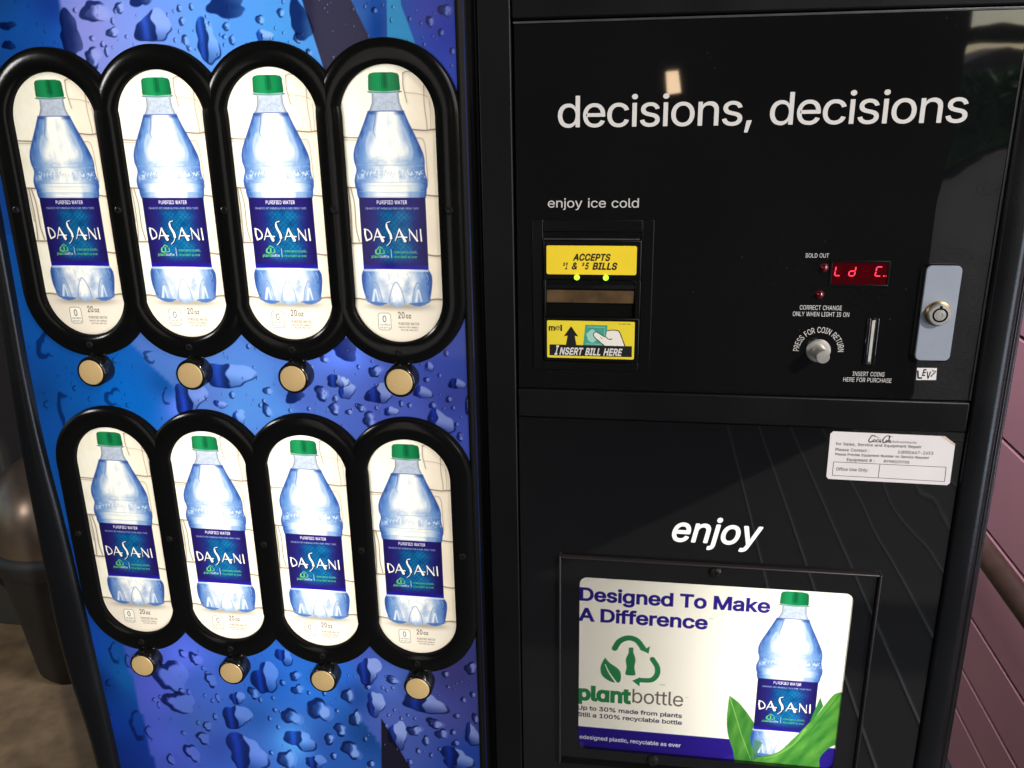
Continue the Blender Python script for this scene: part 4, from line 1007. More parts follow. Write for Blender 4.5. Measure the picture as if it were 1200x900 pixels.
CTRL = [(25,142,20,77,164),(17,158,19,71,142),(57,154,19,48,131),(38,133,18,76,159),(62,135,28,82,175),(90,136,127,132,209),(118,134,112,135,215),(155,145,96,131,214),(175,141,80,137,214),(202,137,70,130,213),(236,131,65,135,208),(307,140,39,90,165),(319,134,6,44,116),(335,125,24,86,179),(355,139,61,61,157),(368,127,30,47,163),(373,103,43,64,180),(-15,-164,18,70,142),(-16,-209,18,83,173),(61,-161,8,95,187),(83,-172,7,90,177),(18,-167,15,86,171),(106,-156,4,59,124),(116,-171,103,124,236),(153,-166,72,95,169),(164,-170,66,124,193),(190,-153,69,117,188),(211,-176,66,119,194),(231,-163,59,82,163),(263,-151,68,90,163),(270,-118,89,124,249),(272,-181,61,84,165),(296,-172,62,76,158),(326,-171,66,80,166),(363,-159,50,61,140),(357,-122,53,70,159),(373,-181,61,77,172),(1,-568,20,45,128),(14,-462,21,91,165),(15,-432,21,76,155),(39,-480,72,85,190),(82,-436,78,100,215),(43,-542,66,83,187),(58,-567,56,72,165),(90,-511,51,77,148),(96,-464,50,80,165),(109,-540,38,61,140),(150,-499,28,65,132),(173,-457,25,74,156),(144,-558,43,81,162),(188,-526,68,133,208),(208,-453,33,92,180),(193,-430,35,87,175),(244,-440,31,87,180),(219,-523,28,61,132),(264,-508,16,49,105),(259,-463,21,51,114),(226,-548,27,63,133),(290,-446,70,95,175),(292,-485,62,78,149),(353,-430,52,50,108),(307,-518,54,70,138),(351,-479,60,64,131),(358,-523,28,56,138),(372,-467,53,59,126),(271,-419,55,74,157),(-10,-474,14,47,122),(-11,-527,17,55,151),(-7,-558,16,45,126),(-13,-429,21,71,176),(-28,-104,19,89,180),(-24,-148,19,79,169),(-23,-197,19,81,173)]
cv = Canvas(-34, 383, -600, 178, 0.62)
num = np.zeros_like(cv.img); den = np.zeros(cv.X.shape)
sub = (slice(None, None, 6), slice(None, None, 6))
Xs, Ys = cv.X[sub], cv.Y[sub]
num = np.zeros(Xs.shape + (3,)); den = np.zeros(Xs.shape)
def zone(x, y):
    """the artwork's sharp diagonal edges split it into fields"""
    a = np.where(y > -20, np.where(x < 66, 0, np.where(x < 300 - (150 - y) * -.25, 1, 2)), 0)
    b = np.where((y <= -20) & (y > -300), np.where(x + (y + 160) * 0.9 < 118, 3, 4), 0)
    c = np.where(y <= -300, np.where(x < 21.5 + (-456 - y) * .075, 5, np.where(x < 246 + (-470 - y) * .62, 6, 7)), 0)
    return a + b + c
ZS = zone(Xs, Ys)
for x, y, r, g, b in CTRL:
    w = 1.0 / (((Xs - x) ** 2 + ((Ys - y) * 1.0) ** 2 + 120.0) ** 1.3)
    w = w * np.where(ZS == zone(np.array(float(x)), np.array(float(y))), 1.0, 0.012)
    num += w[..., None] * C3(r, g, b); den += w
small = num / den[..., None]
yi = np.clip(np.arange(cv.X.shape[0]) / 6, 0, Xs.shape[0] - 1.001); xi = np.clip(np.arange(cv.X.shape[1]) / 6, 0, Xs.shape[1] - 1.001)
y0 = yi.astype(int); x0 = xi.astype(int); fy = (yi - y0)[:, None, None]; fx = (xi - x0)[None, :, None]
cv.img = (small[y0][:, x0] * (1 - fx) + small[y0][:, x0 + 1] * fx) * (1 - fy) + (small[y0 + 1][:, x0] * (1 - fx) + small[y0 + 1][:, x0 + 1] * fx) * fy
dk = C3(36, 32, 56)
cv.poly([(258, 180), (291, 180), (299, 152), (310, 128), (330, 90), (285, 80), (274, 104), (261, 153)], dk, .96)
cv.poly([(280, -487), (272, -620), (330, -620), (306, -544)], C3(20, 17, 30), .97)
cv.poly([(326.9, 180), (336, 180), (336.5, 148), (345.5, 122), (350, 100), (323.6, 100)], C3(44, 140, 190), .85)
dark_b, mid_b = C3(34, 44, 160), C3(120, 150, 246)
rng = np.random.default_rng(5)
tiny = [(rng.uniform(-20, 380), rng.choice([rng.uniform(105, 170), rng.uniform(-200, -110), rng.uniform(-590, -400)]), 0, 0, 9) for k in range(520)]
for (dx, dy, hw, hh, ty) in DROPS + tiny:
    if ty == 9:
        hw = rng.uniform(.5, 1.25); hh = hw * rng.uniform(.9, 1.4); ty = 1 if dx > 120 else 4
    p1, p2, p3 = rng.uniform(0, 6.28, 3)
    w = cv.win(dx - hw * 1.35, dx + hw * 1.35, dy - hh * 1.35, dy + hh * 1.35)
    if w is None: continue
    u = (cv.X[w] - dx) / hw; v = (cv.Y[w] - dy) / hh
    th = np.arctan2(v, u); big = min(1.0, hw / 6.0)
    R = 1 + big * (.15 * np.sin(2 * th + p1) + .11 * np.sin(3 * th + p2) + .06 * np.sin(5 * th + p3) + .03 * np.sin(8 * th + p1 + p2)) + .05 * np.sin(2 * th + p3)
    d = np.hypot(u, v) / R
    soft = cv.res / min(hw, hh)
    m = np.clip((1.0 - d) / max(soft, .06) + .5, 0, 1)
    base = cv.img[w]
    navy = base * np.array([.14, .22, .34]) + np.array([.01, .015, .05])
    lite = np.clip(base * .80 + C3(180, 184, 240) * .24, 0, 1)
    pale = np.clip(base * .45 + C3(168, 186, 235) * .52, 0, 1)
    wob = .10 * np.sin(3.1 * v + p1) + .05 * np.sin(7 * v + p2)
    if ty in (1, 5, 4):
        # a dark crescent hugging the left side, its horns reaching round to the right
        sh = .30 + .10 * math.sin(p2)
        q = np.hypot((u - sh) / .86, (v + .10 * math.sin(p1)) / .80) / R
        k = sstep(.80, 1.06, q) * sstep(.98, .45, u + .25 * np.abs(v))
        k = np.maximum(k, sstep(.88, .99, d) * sstep(.75, -.1, u) * .9)
        body = base * .97 + lite * .03 if ty == 4 else base * .55 + lite * .45
        if ty == 1:
            hl = sstep(.02, .16, u + wob) * sstep(.78, .60, d) * (.85 if dx > 210 else .45)
            body = body * (1 - hl[..., None]) + pale * hl[..., None]
            k = np.maximum(k, .8 * sstep(.10, -.25, u + wob) * sstep(-.9, .6, -v * .5 + d))
        k = k * (.62 if ty == 4 else .92)
        col = body * (1 - k[..., None]) + navy * k[..., None]
    elif ty == 0:
        k = sstep(-.2, 1.0, u + wob)
        col = navy * 1.1 * (1 - k[..., None]) + (navy * .5 + base * .45) * k[..., None]
    else:
        # large drops: banded dark side, then a crisp pale patch, deepening again low on the right
        left = navy * (1.0 + .9 * np.exp(-((u + .45 + .2 * wob) / .22) ** 2))[..., None] + base * (.10 * sstep(-.8, .9, v))[..., None]
        edge = sstep(-.06, .04, u - (.05 if ty == 2 else -.25) + wob)
        g = sstep(-.95, .35, v + .25 * u)
        right = (base * .60 + navy * .45) * (1 - g[..., None]) + (lite if dx < 210 else pale) * g[..., None]
        col = left * (1 - edge[..., None]) + right * edge[..., None]
        rim = sstep(.84, .97, d) * sstep(-.2, -.8, v - .4 * np.abs(u)) + sstep(.86, .98, d) * sstep(.2, .8, u) * sstep(.1, -.4, v) * .8
        rim = np.clip(rim, 0, 1)
        col = col * (1 - .8 * rim[..., None]) + navy * .8 * rim[..., None]
    cv.img[w] = base * (1 - m[..., None]) + np.clip(col, 0, 1) * m[..., None]
P = 92.0
CX = [46.4 + P * i for i in range(4)]
ROWS = (0.0, -300.0)
HS, RI, RO = 70.0, 37.4, 56.0         # half straight length, inner and outer radius of a badge ring
keep = np.ones(cv.X.shape, bool)
for cx in CX:
    for cy in ROWS:
        dd = np.hypot(cv.X - cx, np.maximum(np.abs(cv.Y - cy) - HS, 0))
        keep &= ~(dd < RI + 9)
bl = bpy.data.objects.new("printed_panel", cv.mesh("printed_panel", "print_blue", 0.0, keep))
COL.objects.link(bl); bl.parent = vm; bl.location = to3(L(0, 0, -8))
bl["label"] = "blue backlit panel printed with water drops"
part(MB().box(-34, 384, 178, TOP - 8, -30, -8, "black_satin"), "header_panel")
part(MB().box(-34, 384, BOT, -600, -30, -8, "black_satin"), "kick_panel")

# bottle badges
pc = Canvas(-40, 40, -110, 110, 0.30)
X, Y = pc.X, pc.Y
n1 = vnoise(X, Y, 18, 1); n2 = vnoise(X, Y * .5, 3, 2)
wallc = C3(252, 247, 232)[None, None, :] - (n1[..., None] - .4) * np.array([.05, .06, .09]) - (n2[..., None] - .5) * .03
rt = sstep(2, 24, X)[..., None]
wallc = wallc * (1 - rt) + (C3(240, 228, 210)[None, None, :] - (n1[..., None] - .4) * .07) * rt
fl = sstep(-71, -73.5, Y)[..., None]
wallc = wallc * (1 - fl) + (C3(238, 228, 214)[None, None, :] - (n1[..., None] - .5) * .03) * fl
shd = np.exp(-(X / 27) ** 4 - ((Y + 77.5) / 3.2) ** 2)[..., None] * .30
pc.img = np.clip(wallc * (1 - shd), 0, 1)
ln = C3(112, 98, 84)
for pts, w, a in (([(-40, 55.4), (-30, 54.8), (-20, 54.6)], .8, .75), ([(-40, 17.6), (-34, 17.2), (-27, 16.9)], 1.0, .8), ([(18, 60.3), (28, 59.4), (33, 59.9), (40, 60.4)], .9, .85),
                  ([(26, 11.4), (33, 10.6), (40, 10.4)], .9, .8), ([(-40, -26.2), (-32, -26.6), (-27, -26.4)], 1.1, .8), ([(26, -35.3), (33, -36.2), (40, -35.6)], 1.0, .8),
                  ([(-40, -72.2), (-34, -71.6), (-28, -72.3)], 1.2, .75), ([(26, -72), (32, -71.2), (40, -71.6)], 1.2, .75), ([(29, 92), (28.8, 78), (30, 66), (30.2, 60.2)], .6, .5),
                  ([(-35.4, 17), (-34.6, 2), (-34.8, -14), (-35.6, -25)], .9, .6), ([(-33.2, 17), (-31.2, 4), (-31.2, -14), (-29.4, -25)], .9, .65), ([(-37.4, 17), (-36.4, 4), (-35.8, -10)], .7, .4),
                  ([(13.5, 101), (13.2, 92), (14.2, 86), (15.4, 80)], .7, .55), ([(13.5, 100.5), (16, 101.8), (21, 101.3)], .6, .5), ([(14, 87), (24, 86), (31, 84)], .5, .35),
                  ([(17, 53.5), (25, 53.8), (27.6, 50), (28.4, 40), (28.9, 22)], .6, .4), ([(33, 60), (33.2, 70), (32.8, 80)], .5, .3), ([(-40, 53.4), (-32, 53.0), (-26, 52.9)], .5, .4)):
    pc.stroke(pts, w * 1.15, ln, None, min(1, a * 1.2))
    pc.stroke([(q + .4, r_ - .8) for q, r_ in pts], w * 2.4, C3(196, 180, 160), None, a * .5, soft=2.4)
paint_bottle(pc)
ink = C3(62, 58, 54)
pc.stroke(rrect(-18.0, -7.4, -97.6, -83.4, 2.4) + [(-7.4, -85.8)], .45, C3(110, 104, 98), smooth=False)
pc.poly([rrect(-17.7, -7.7, -97.3, -83.7, 2.2)], C3(250, 246, 236), .8)
pc.text(fit_text("0", -14.3, -11.2, -91.0, 5.4, 6), ink)
pc.text(fit_text("CALORIES", -16.9, -8.4, -93.9, 1.5, 6), ink, .85)
pc.text(fit_text("PER BOTTLE", -16.9, -8.4, -96.4, 1.4, 6), ink, .85)
pc.text(fit_text("20", -1.0, 4.4, -87.4, 5.2, 10), ink)
pc.text(fit_text("oz", 5.4, 9.8, -87.4, 2.9, 12, ref='x'), ink)
pc.text(fit_text("PURIFIED WATER", -1.0, 16.2, -93.1, 2.1, 6), ink, .85)
pc.text(fit_text("ENHANCED WITH MINERALS", -1.0, 15.6, -95.7, 1.3, 4), ink, .8)
pc.text(fit_text("FOR A PURE, FRESH TASTE", 0.6, 15.0, -98.0, 1.3, 4), ink, .8)
keep = np.hypot(X, np.maximum(np.abs(Y) - HS, 0)) < RI + 1.1
pic_me = pc.mesh("product_picture", "print_picture", 0.0, keep)

def ring_mesh():
    """gently domed stadium ring with upright matte walls"""
    mb = MB()
    mid, hw = (RI + RO) / 2, (RO - RI) / 2 - .5
    dome = [(mid + hw * t, -2.2 + 3.0 * math.sqrt(max(0, 1 - (t * .90) ** 2))) for t in np.linspace(-1, 1, 15)]
    wall_in = [(RI - .05, -6.5), (RI + .1, dome[0][1] - .5), dome[0]]
    wall_out = [dome[-1], (RO - .1, dome[-1][1] - .5), (RO, -8.6)]
    path = [(0, HS, math.cos(math.pi * k / 40), math.sin(math.pi * k / 40)) for k in range(41)]
    path += [(0, -HS, -math.cos(math.pi * k / 40), -math.sin(math.pi * k / 40)) for k in range(41)]
    n = len(path)
    for prof, mat in ((wall_in, "ring_edge"), (dome, "ring_black"), (wall_out, "ring_edge")):
        m = len(prof)
        vs = [(cx + r * co, cy + r * s_, z) for cx, cy, co, s_ in path for r, z in prof]
        fs = [(i * m + k, i * m + k + 1, ((i + 1) % n) * m + k + 1, ((i + 1) % n) * m + k) for i in range(n) for k in range(m - 1)]
        mb.add(vs, fs, mat, True)
    return mb

def screw_mb():
    mb = MB()
    mb.lathe([(3.1, -1.5), (3.1, .6), (2.7, 1.3), (1.9, 1.5), (1.7, 1.0), (1.5, .5), (0.01, .5)], "screw_black", n=20)
    mb.box(-1.6, 1.6, -.3, .3, .4, 1.1, "screw_black").box(-.3, .3, -1.6, 1.6, .4, 1.05, "screw_black")
    return mb

def copy_tree(o, parent, loc=None):
    c = o.copy(); COL.objects.link(c); c.parent = parent
    if loc is not None: c.location = to3(loc)
    for ch in [q for q in bpy.data.objects if q.parent == o and q.name in bpy.context.scene.objects]:
        copy_tree(ch, c)
    return c

badge0 = None; btn0 = None; scr0 = None
for cy in ROWS:
    for i, cx in enumerate(CX):
        if badge0 is None:
            badge0 = part(ring_mesh(), "bottle_badge", None, (cx, cy, 0))
            pic = bpy.data.objects.new("product_picture", pic_me); COL.objects.link(pic); pic.parent = badge0; pic.location = to3((0, 0, -5.2))
            part(screw_mb(), "screw", badge0, (-0.6, -115.2, 0.4))
            b = MB()
            b.lathe([(13.6, -8), (13.6, 4.6), (13.0, 5.8), (12.2, 6.3), (11.3, 6.3), (11.2, 5.2)], "collar_black", n=40)
            b.box(-1.1, 1.1, 12.6, 14.6, -8, 4.5, "collar_black", .4)
            btn0 = part(b, "select_button", None, (cx, cy - 138.6, 0))
            k = MB().lathe([(11.1, 4.0), (11.1, 6.3), (10.7, 6.75), (10.2, 6.85), (0.01, 6.9)], "gold_cap", n=40)
            part(k, "button_cap", btn0)
        else:
            copy_tree(badge0, vm, L(cx, cy, 0)); copy_tree(btn0, vm, L(cx, cy - 138.6, 0))
    for i in range(5):
        if scr0 is None:
            scr0 = part(screw_mb(), "screw", None, (0.4, cy, 1.0))
        else:
            c = copy_tree(scr0, vm, L(0.4 + P * i, cy, 1.0))
            c.rotation_euler = (0, random.uniform(0, 3), 0)

# centre: rounded trim beside the printed panel and the flat post
mb = MB()
prof = [(376.5, -9), (376.6, -6.5), (378.5, -5.2), (380.5, -6.8), (384, -9.2), (388, -8.4), (391, -4.8), (393, -.8), (393.6, -3), (393.6, -14)]
n = len(prof)
mb.add([(x, y, z) for y in (TOP, BOT) for x, z in prof], [(i, i + n, i + n + 1, i + 1) for i in range(n - 1)], "trim_gloss", True)
part(mb, "post_trim")
part(MB().box(394.2, 418.8, BOT, TOP, -20, 1.2, "black_satin", 1.2), "center_post")

# top and middle rails, right frame upright
part(MB().box(419.6, 765.6, 134.6, TOP, -14, 3.0, "black_satin", 1.6), "top_rail")
part(MB().box(420.2, 765.6, -166.8, -142.4, -14, 2.0, "black_satin", 1.4), "middle_rail")
mb = MB()
prof = [(766.6, -14), (766.6, 2.2), (767.6, 3.4), (769, 3.9), (776, 4.2), (781, 4.2), (784.5, 3.6), (786.6, 2.0), (787.4, .8), (788.2, 1.4), (789.6, 1.0), (791.4, -.6), (792.0, -1.9),
        (792.8, -1.6), (794.0, -3.4), (794.9, -6.5), (795.2, -10), (795.4, -22), (795.2, -60), (790, -64)]
n = len(prof)
mb.add([(x, y, z) for y in (TOP, BOT) for x, z in prof], [(i, i + n, i + n + 1, i + 1) for i in range(n - 1)], "black_frame", True)
part(mb, "frame_upright")

# upper control panel: gloss black sheet, thin strips for edge glints, white lettering
def dented_sheet(x0, x1, y0, y1, step, f, mat):
    """sheet whose surface height is f(x, y)"""
    xs = np.linspace(x0, x1, int((x1 - x0) / step) + 1); ys = np.linspace(y0, y1, int((y1 - y0) / step) + 1)
    X_, Y_ = np.meshgrid(xs, ys); Z_ = f(X_, Y_); nx = len(xs)
    vs = list(zip(X_.ravel(), Y_.ravel(), Z_.ravel()))
    fs = [(j * nx + i, j * nx + i + 1, (j + 1) * nx + i + 1, (j + 1) * nx + i) for j in range(len(ys) - 1) for i in range(nx - 1)]
    return MB().add(vs, fs, mat, True)
def dents(x, y):
    k = sstep(722, 752, x)
    return -k * (1.1 * vnoise(x, y, 34, 61, 2) + .5 * sstep(740, 764, x) ** 2) * (.10 + .90 * sstep(55, 5, y))
mb = dented_sheet(421.0, 764.4, -141.6, 131.6, 3.0, dents, "black_gloss").box(421.0, 764.4, -141.6, 131.6, -12, -3, "black_plastic")
cp = part(mb, "control_panel")
t = MB().box(764.6, 766.3, -141.6, 133.4, -10, .5, "trim_grey", .3).box(420.4, 764.5, 131.9, 133.6, -10, .6, "trim_grey", .3)  # grey strips added to stand in for catch-lights along the panel's edges
part(t, "edge_glint_strip", cp)
def lettering(glyphs, mat="print_white", parent=cp, z=.12, label=None):
    o = part(MB().text(glyphs, z, mat), "lettering", parent)
    if label: o["label"] = label
    return o
lettering(fit_text("decisions, decisions", 452.6, 734.6, 60.7, 21.6 * CAPH / (max(glyph('d')[1][0][:, 1].max(), glyph('d')[1][1][:, 1].max())), 4, track=-36), label="large white words decisions, decisions")
lettering(fit_text("enjoy ice cold", 445.0, 513.0, 2.5, 6.7, 3, track=-20), "print_grey", label="small grey words enjoy ice cold")
lettering(fit_text("SOLD OUT", 636.2, 652.8, -33.8, 3.1, 0, ), "print_white")
lettering(fit_text("CORRECT CHANGE", 635.4, 665.7, -73.2, 3.4, 0) + fit_text("ONLY WHEN LIGHT IS ON", 630.7, 671.5, -78.2, 3.4, 0), "print_white")
lettering(fit_text("INSERT COINS", 678.6, 701.8, -124.2, 3.4, 0) + fit_text("HERE FOR PURCHASE", 672.3, 707.4, -129.0, 3.4, 0), "print_white")
lettering(arc_text("PRESS FOR COIN RETURN", 651.8, -105.0, 14.2, 183, -3, 4.4, 0, .66), "print_white")

# bill acceptor
mb = MB()
mb.box(433, 441.2, -125.4, -6.8, 0, .9, "black_plastic", .4).box(516.6, 525.2, -125.8, -6.8, 0, .9, "black_plastic", .4)
mb.box(441.4, 516.4, -15.5, -6.8, 0, .9, "black_plastic", .4).box(441.4, 516.4, -125.6, -118.4, 0, .9, "black_plastic", .4)
mb.box(441.6, 516.4, -52.2, -21.8, 0, 3.0, "black_plastic", .8).box(441.6, 516.4, -117.8, -82.0, 0, 3.0, "black_plastic", .8)
mb.box(441.6, 443.6, -82.0, -52.2, 0, 3.0, "black_plastic", .5).box(512.4, 516.4, -82.0, -52.2, 0, 3.0, "black_plastic", .5)
mb.box(443.7, 512.3, -56.2, -52.4, .1, 1.6, "black_gloss", .3)
mb.box(443.7, 512.3, -81.8, -70.4, .1, .3, "hole_black")
mb.add([(443.7, -56.3, 1.4), (512.3, -56.3, 1.4), (511.4, -60.4, .6), (444.2, -60.4, .6)], [(3, 2, 1, 0)], "black_gloss")
mb.add([(444.2, -60.4, 2.4), (511.4, -60.4, 2.4), (511.2, -70.4, 1.0), (443.9, -70.8, 1.0)], [(3, 2, 1, 0)], "ramp_reflection_brown")
mb.box(443.9, 511.2, -71.2, -70.5, .2, 1.1, "black_gloss")
mb.box(441.6, 514.4, -21.6, -20.7, 0, 1.8, "trim_grey", .25)
ba = part(mb, "bill_acceptor")
mb = MB().plate(rrect(444.1, 512.8, -48.0, -25.8, 1.4), 2.9, 3.4, "label_yellow", .1)
mb.text(fit_text("ACCEPTS", 464.5, 493.5, -37.0, 4.9, 34, .22, track=-45) + fit_text("1", 458.5, 461.1, -43.8, 5.0, 20, .22) + fit_text("&", 463.4, 468.8, -43.8, 5.0, 24, .22), 3.46, "ink_black")
mb.text(fit_text("$", 456.8, 458.9, -41.2, 2.3, 14, .22) + fit_text("$", 471.4, 473.6, -41.2, 2.3, 14, .22), 3.46, "ink_black")
mb.text(fit_text("5", 473.6, 477.2, -43.8, 5.0, 24, .22) + fit_text("BILLS", 479.4, 498.8, -43.8, 5.0, 34, .22, track=-45), 3.46, "ink_black")
o = part(mb, "instruction_label", ba); o["label"] = "yellow label reading accepts 1 and 5 bills"
mb = MB().plate(rrect(444.3, 512.8, -115.0, -84.6, 1.2), 2.9, 3.4, "label_yellow_green", .1)
mb.plate(rect_poly(446.4, 511.1, -113.0, -104.1), 3.4, 3.5, "ink_black")
mb.text(fit_text("I", 450.2, 454.0, -112.2, 7.2, 26, .22) + fit_text("NSERT BILL HERE", 454.2, 503.0, -112.0, 5.4, 30, .22, track=-40), 3.56, "print_white")
mb.plate([(463.4, -88.9), (469.0, -97.2), (466.3, -96.6), (467.6, -104.1), (459.4, -104.1), (460.7, -96.6), (457.7, -97.2)], 3.4, 3.5, "ink_black")
mb.text(fit_text("m", 445.8, 450.6, -92.8, 3.4, 26, 0, 'x') + fit_text("i", 454.8, 456.4, -92.8, 3.4, 26, 0, 'x'), 3.5, "ink_black")
mb.text(fit_text("e", 450.8, 454.4, -92.2, 3.2, 4, 0, 'x'), 3.5, "ink_grey")
mb.text(fit_text("01-2000-2003", 500.6, 509.5, -87.0, 1.1, 0), 3.5, "ink_grey")
mb.plate([(474.6, -87.5), (491.8, -87.7), (490.4, -104.1), (473.0, -104.1)], 3.4, 3.47, "ink_teal")
mb.ribbon([(476.2, -89.2), (489.8, -89.4), (488.8, -103), (475.0, -103)], .5, 3.5, "ink_pale_teal", smooth=False)
mb.plate([(480 + 4.4 * math.cos(a) * (1 + .1 * math.sin(5 * a)), -96.5 + 5.0 * math.sin(a) * (1 + .1 * math.cos(4 * a))) for a in np.linspace(0, 6.2, 22)], 3.4, 3.49, "ink_pale_teal")
hand = [(491.4, -92.0), (496, -91.4), (500.6, -92.3), (503.4, -98.4), (505.6, -104.1), (489.6, -104.1), (485.4, -100.6), (481.7, -97.2), (480.9, -94.9), (482.4, -93.3), (484.6, -93.8), (488.6, -96.4), (490.6, -97.0)]
mb.plate(hand, 3.4, 3.53, "ink_hand")
mb.ribbon(hand[:5], .7, 3.56, "ink_black"); mb.ribbon(hand[5:], .6, 3.56, "ink_black"); mb.ribbon([(490.6, -97.0), (493.4, -99.0), (495.6, -98.6)], .6, 3.56, "ink_black")
mb.ribbon([(495.6, -98.6), (494.0, -98.2)], .4, 3.56, "ink_black"); mb.ribbon([(486.4, -97.4), (488, -98.8)], .35, 3.56, "ink_grey")
o = part(mb, "instruction_label", ba); o["label"] = "yellow label reading insert bill here with arrow and hand"
for x in (467.6, 489.8):
    mb = MB().lathe([(2.2, 0), (2.2, 1.2), (1.7, 2.3), (.8, 2.9), (.01, 3.1)], "led_green", n=18)
    part(mb, "indicator_light", ba, (x, -50.2, 2.4))

# price display
mb = MB()
mb.box(654.4, 696.6, -37.2, -35.8, 0, .7, "black_plastic", .2).box(654.4, 696.6, -55.0, -53.6, 0, .7, "black_plastic", .2)
mb.box(654.4, 656.0, -53.5, -37.3, 0, .7, "black_plastic", .2).box(695.2, 696.6, -53.5, -37.3, 0, .7, "black_plastic", .2)
mb.box(656.1, 695.1, -53.5, -37.3, .02, .2, "display_red_glass")
pd = part(mb, "price_display")
mb = MB()
def seg(x, y, w, h, on, mat):
    g = {'a': [(0, 1), (1, 1)], 'b': [(1, 1), (1, .5)], 'c': [(1, .5), (1, 0)], 'd': [(0, 0), (1, 0)], 'e': [(0, 0), (0, .5)], 'f': [(0, .5), (0, 1)], 'g': [(0, .5), (1, .5)]}
    for s_ in on:
        (a, b), (c, d) = g[s_]
        k = .10
        a2, c2 = a + (c - a) * k, c - (c - a) * k; b2, d2 = b + (d - b) * k, d - (d - b) * k
        mb.ribbon([(x + a2 * w + b2 * h * .10, y + b2 * h), (x + c2 * w + d2 * h * .10, y + d2 * h)], .85, .3, mat, smooth=False)
for x, on in ((658.0, 'def'), (668.0, 'bcdeg'), (677.4, ''), (686.6, 'adef')):
    seg(x, -47.0, 4.0, 6.8, on, "digit_red")
    seg(x, -47.0, 4.0, 6.8, ''.join(c for c in 'abcdefg' if c not in on), "digit_ghost")
mb.box(692.4, 693.3, -47.3, -46.4, .2, .32, "digit_red")
mb.box(694.2, 694.6, -47.3, -46.6, .2, .32, "digit_red")
part(mb, "display_digits", pd)
for y, x in ((-41.2, 650.2), (-61.4, 648.9)):
    mb = MB().lathe([(3.2, 0), (3.2, .4), (2.5, .5), (2.4, 1.6), (1.9, 2.8), (1.0, 3.4), (.01, 3.6)], "led_red_dark", n=20)
    part(mb, "indicator_light", None, (x, y, 0))
# coin return and coin slot
mb = MB().lathe([(9.0, 0), (9.0, .8), (8.2, 1.6), (6.6, 1.9), (5.3, 1.9), (5.1, 17)], "steel", n=36)
cr = part(mb, "coin_return_button", None, (651.8, -104.9, 0))
part(MB().lathe([(4.9, 1), (4.9, 18.4), (4.4, 19.0), (.01, 19.05)], "steel", n=30), "knob", cr)
mb = MB()
mb.box(684.9, 687.4, -114.6, -78.8, 0, 1.4, "black_gloss", .5).box(690.8, 693.4, -114.6, -78.8, 0, 1.4, "black_gloss", .5)
mb.box(687.5, 690.7, -80.2, -78.8, 0, 1.3, "black_gloss", .3).box(687.5, 690.7, -114.6, -112.8, 0, 1.3, "trim_grey", .3)
mb.box(687.5, 688.2, -112.7, -80.3, .05, .3, "hole_black").box(688.3, 690.6, -112.7, -80.3, .05, .8, "slot_steel", .25)
part(mb, "coin_slot")
# lock plate
lp = part(MB().plate(rrect(718.9, 745.6, -111.0, -37.4, 4.6), 0, 3.0, "black_plastic", .8).plate(rrect(720.6, 745.2, -109.6, -38.2, 4.0), 3.0, 4.2, "lock_silver", .5), "lock_plate")
mb = MB().lathe([(9.2, 4.2), (9.2, 5.4), (8.2, 6.0), (7.9, 6.2)], "worn_brass", n=36).lathe([(7.9, 6.0), (7.9, 9.0), (7.2, 9.8), (5.4, 9.9)], "steel", n=36)
mb.lathe([(5.4, 9.9), (5.2, 9.2), (4.2, 9.2), (4.1, 9.8)], "hole_black", n=30).lathe([(4.1, 9.8), (2.0, 9.9), (1.8, 9.5), (1.0, 9.5), (.01, 9.6)], "steel", n=30)
mb.box(-.9, .9, 4.0, 6.9, 9.2, 10.0, "hole_black")
part(mb, "lock_cylinder", lp, (732.4, -73.4, 0))
# small name tag cut from letters
mb = MB().plate([(724.5, -116.6), (738.6, -116.3), (739.1, -125.8), (725.0, -126.1)], 0, .25, "sticker_white")
for c, x0, x1, yb, h, sh in (("L", 725.6, 728.2, -124.8, 6.0, -.15), ("E", 728.6, 731.4, -122.6, 5.0, .12), ("V", 731.6, 734.8, -124.6, 5.2, .0), ("I", 735.6, 736.8, -123.6, 5.4, .2)):
    mb.text(fit_text(c, x0, x1, yb, h, 26, sh), .32, "ink_black")
mb.ribbon([(734.8, -123.0), (738.0, -119.6)], .6, .4, "ink_black"); mb.ribbon([(735.2, -118.4), (738.4, -118.9)], .6, .4, "ink_black")
part(mb, "name_tag")

# lower gloss panel with the lit word, and the service sticker
lower = MB()
W0, W1, V0, V1 = 471.8, 699.2, -494.4, -313.4     # display opening
X0, X1, Y0, Y1 = 420.4, 765.8, BOT, -167.6
hx0, hx1, hy0, hy1 = 454.4, 717.6, -509.9, -292.6
def sheet_dents(x, y):
    k = sstep(700, 766, x) * sstep(-300, -180, y)
    return -k * .8 * vnoise(x, y, 40, 77, 2)
for (a0, a1, b0, b1) in ((X0, X1, hy1, Y1), (X0, hx0, hy0, hy1), (hx1, X1, hy0, hy1)):
    q = dented_sheet(a0, a1, b0, b1, 4.0, sheet_dents, "black_gloss"); lower.add(q.v, q.f, "black_gloss", True)
lower.add([(X0, Y0, 0), (X1, Y0, 0), (X1, hy0, 0), (X0, hy0, 0)], [(0, 1, 2, 3)], "black_gloss")
lower.box(X0, X1, Y0, hy0 - 1, -12, -3, "black_plastic").box(X0, X1 + 1, hy1 + 1, Y1, -12, -3, "black_plastic").box(hx1 + .2, X1 + 1, hy0 - 1, hy1 + 1, -12, -3, "black_plastic").box(X0 - 1, hx0 - .2, hy0 - 1, hy1 + 1, -12, -3, "black_plastic")
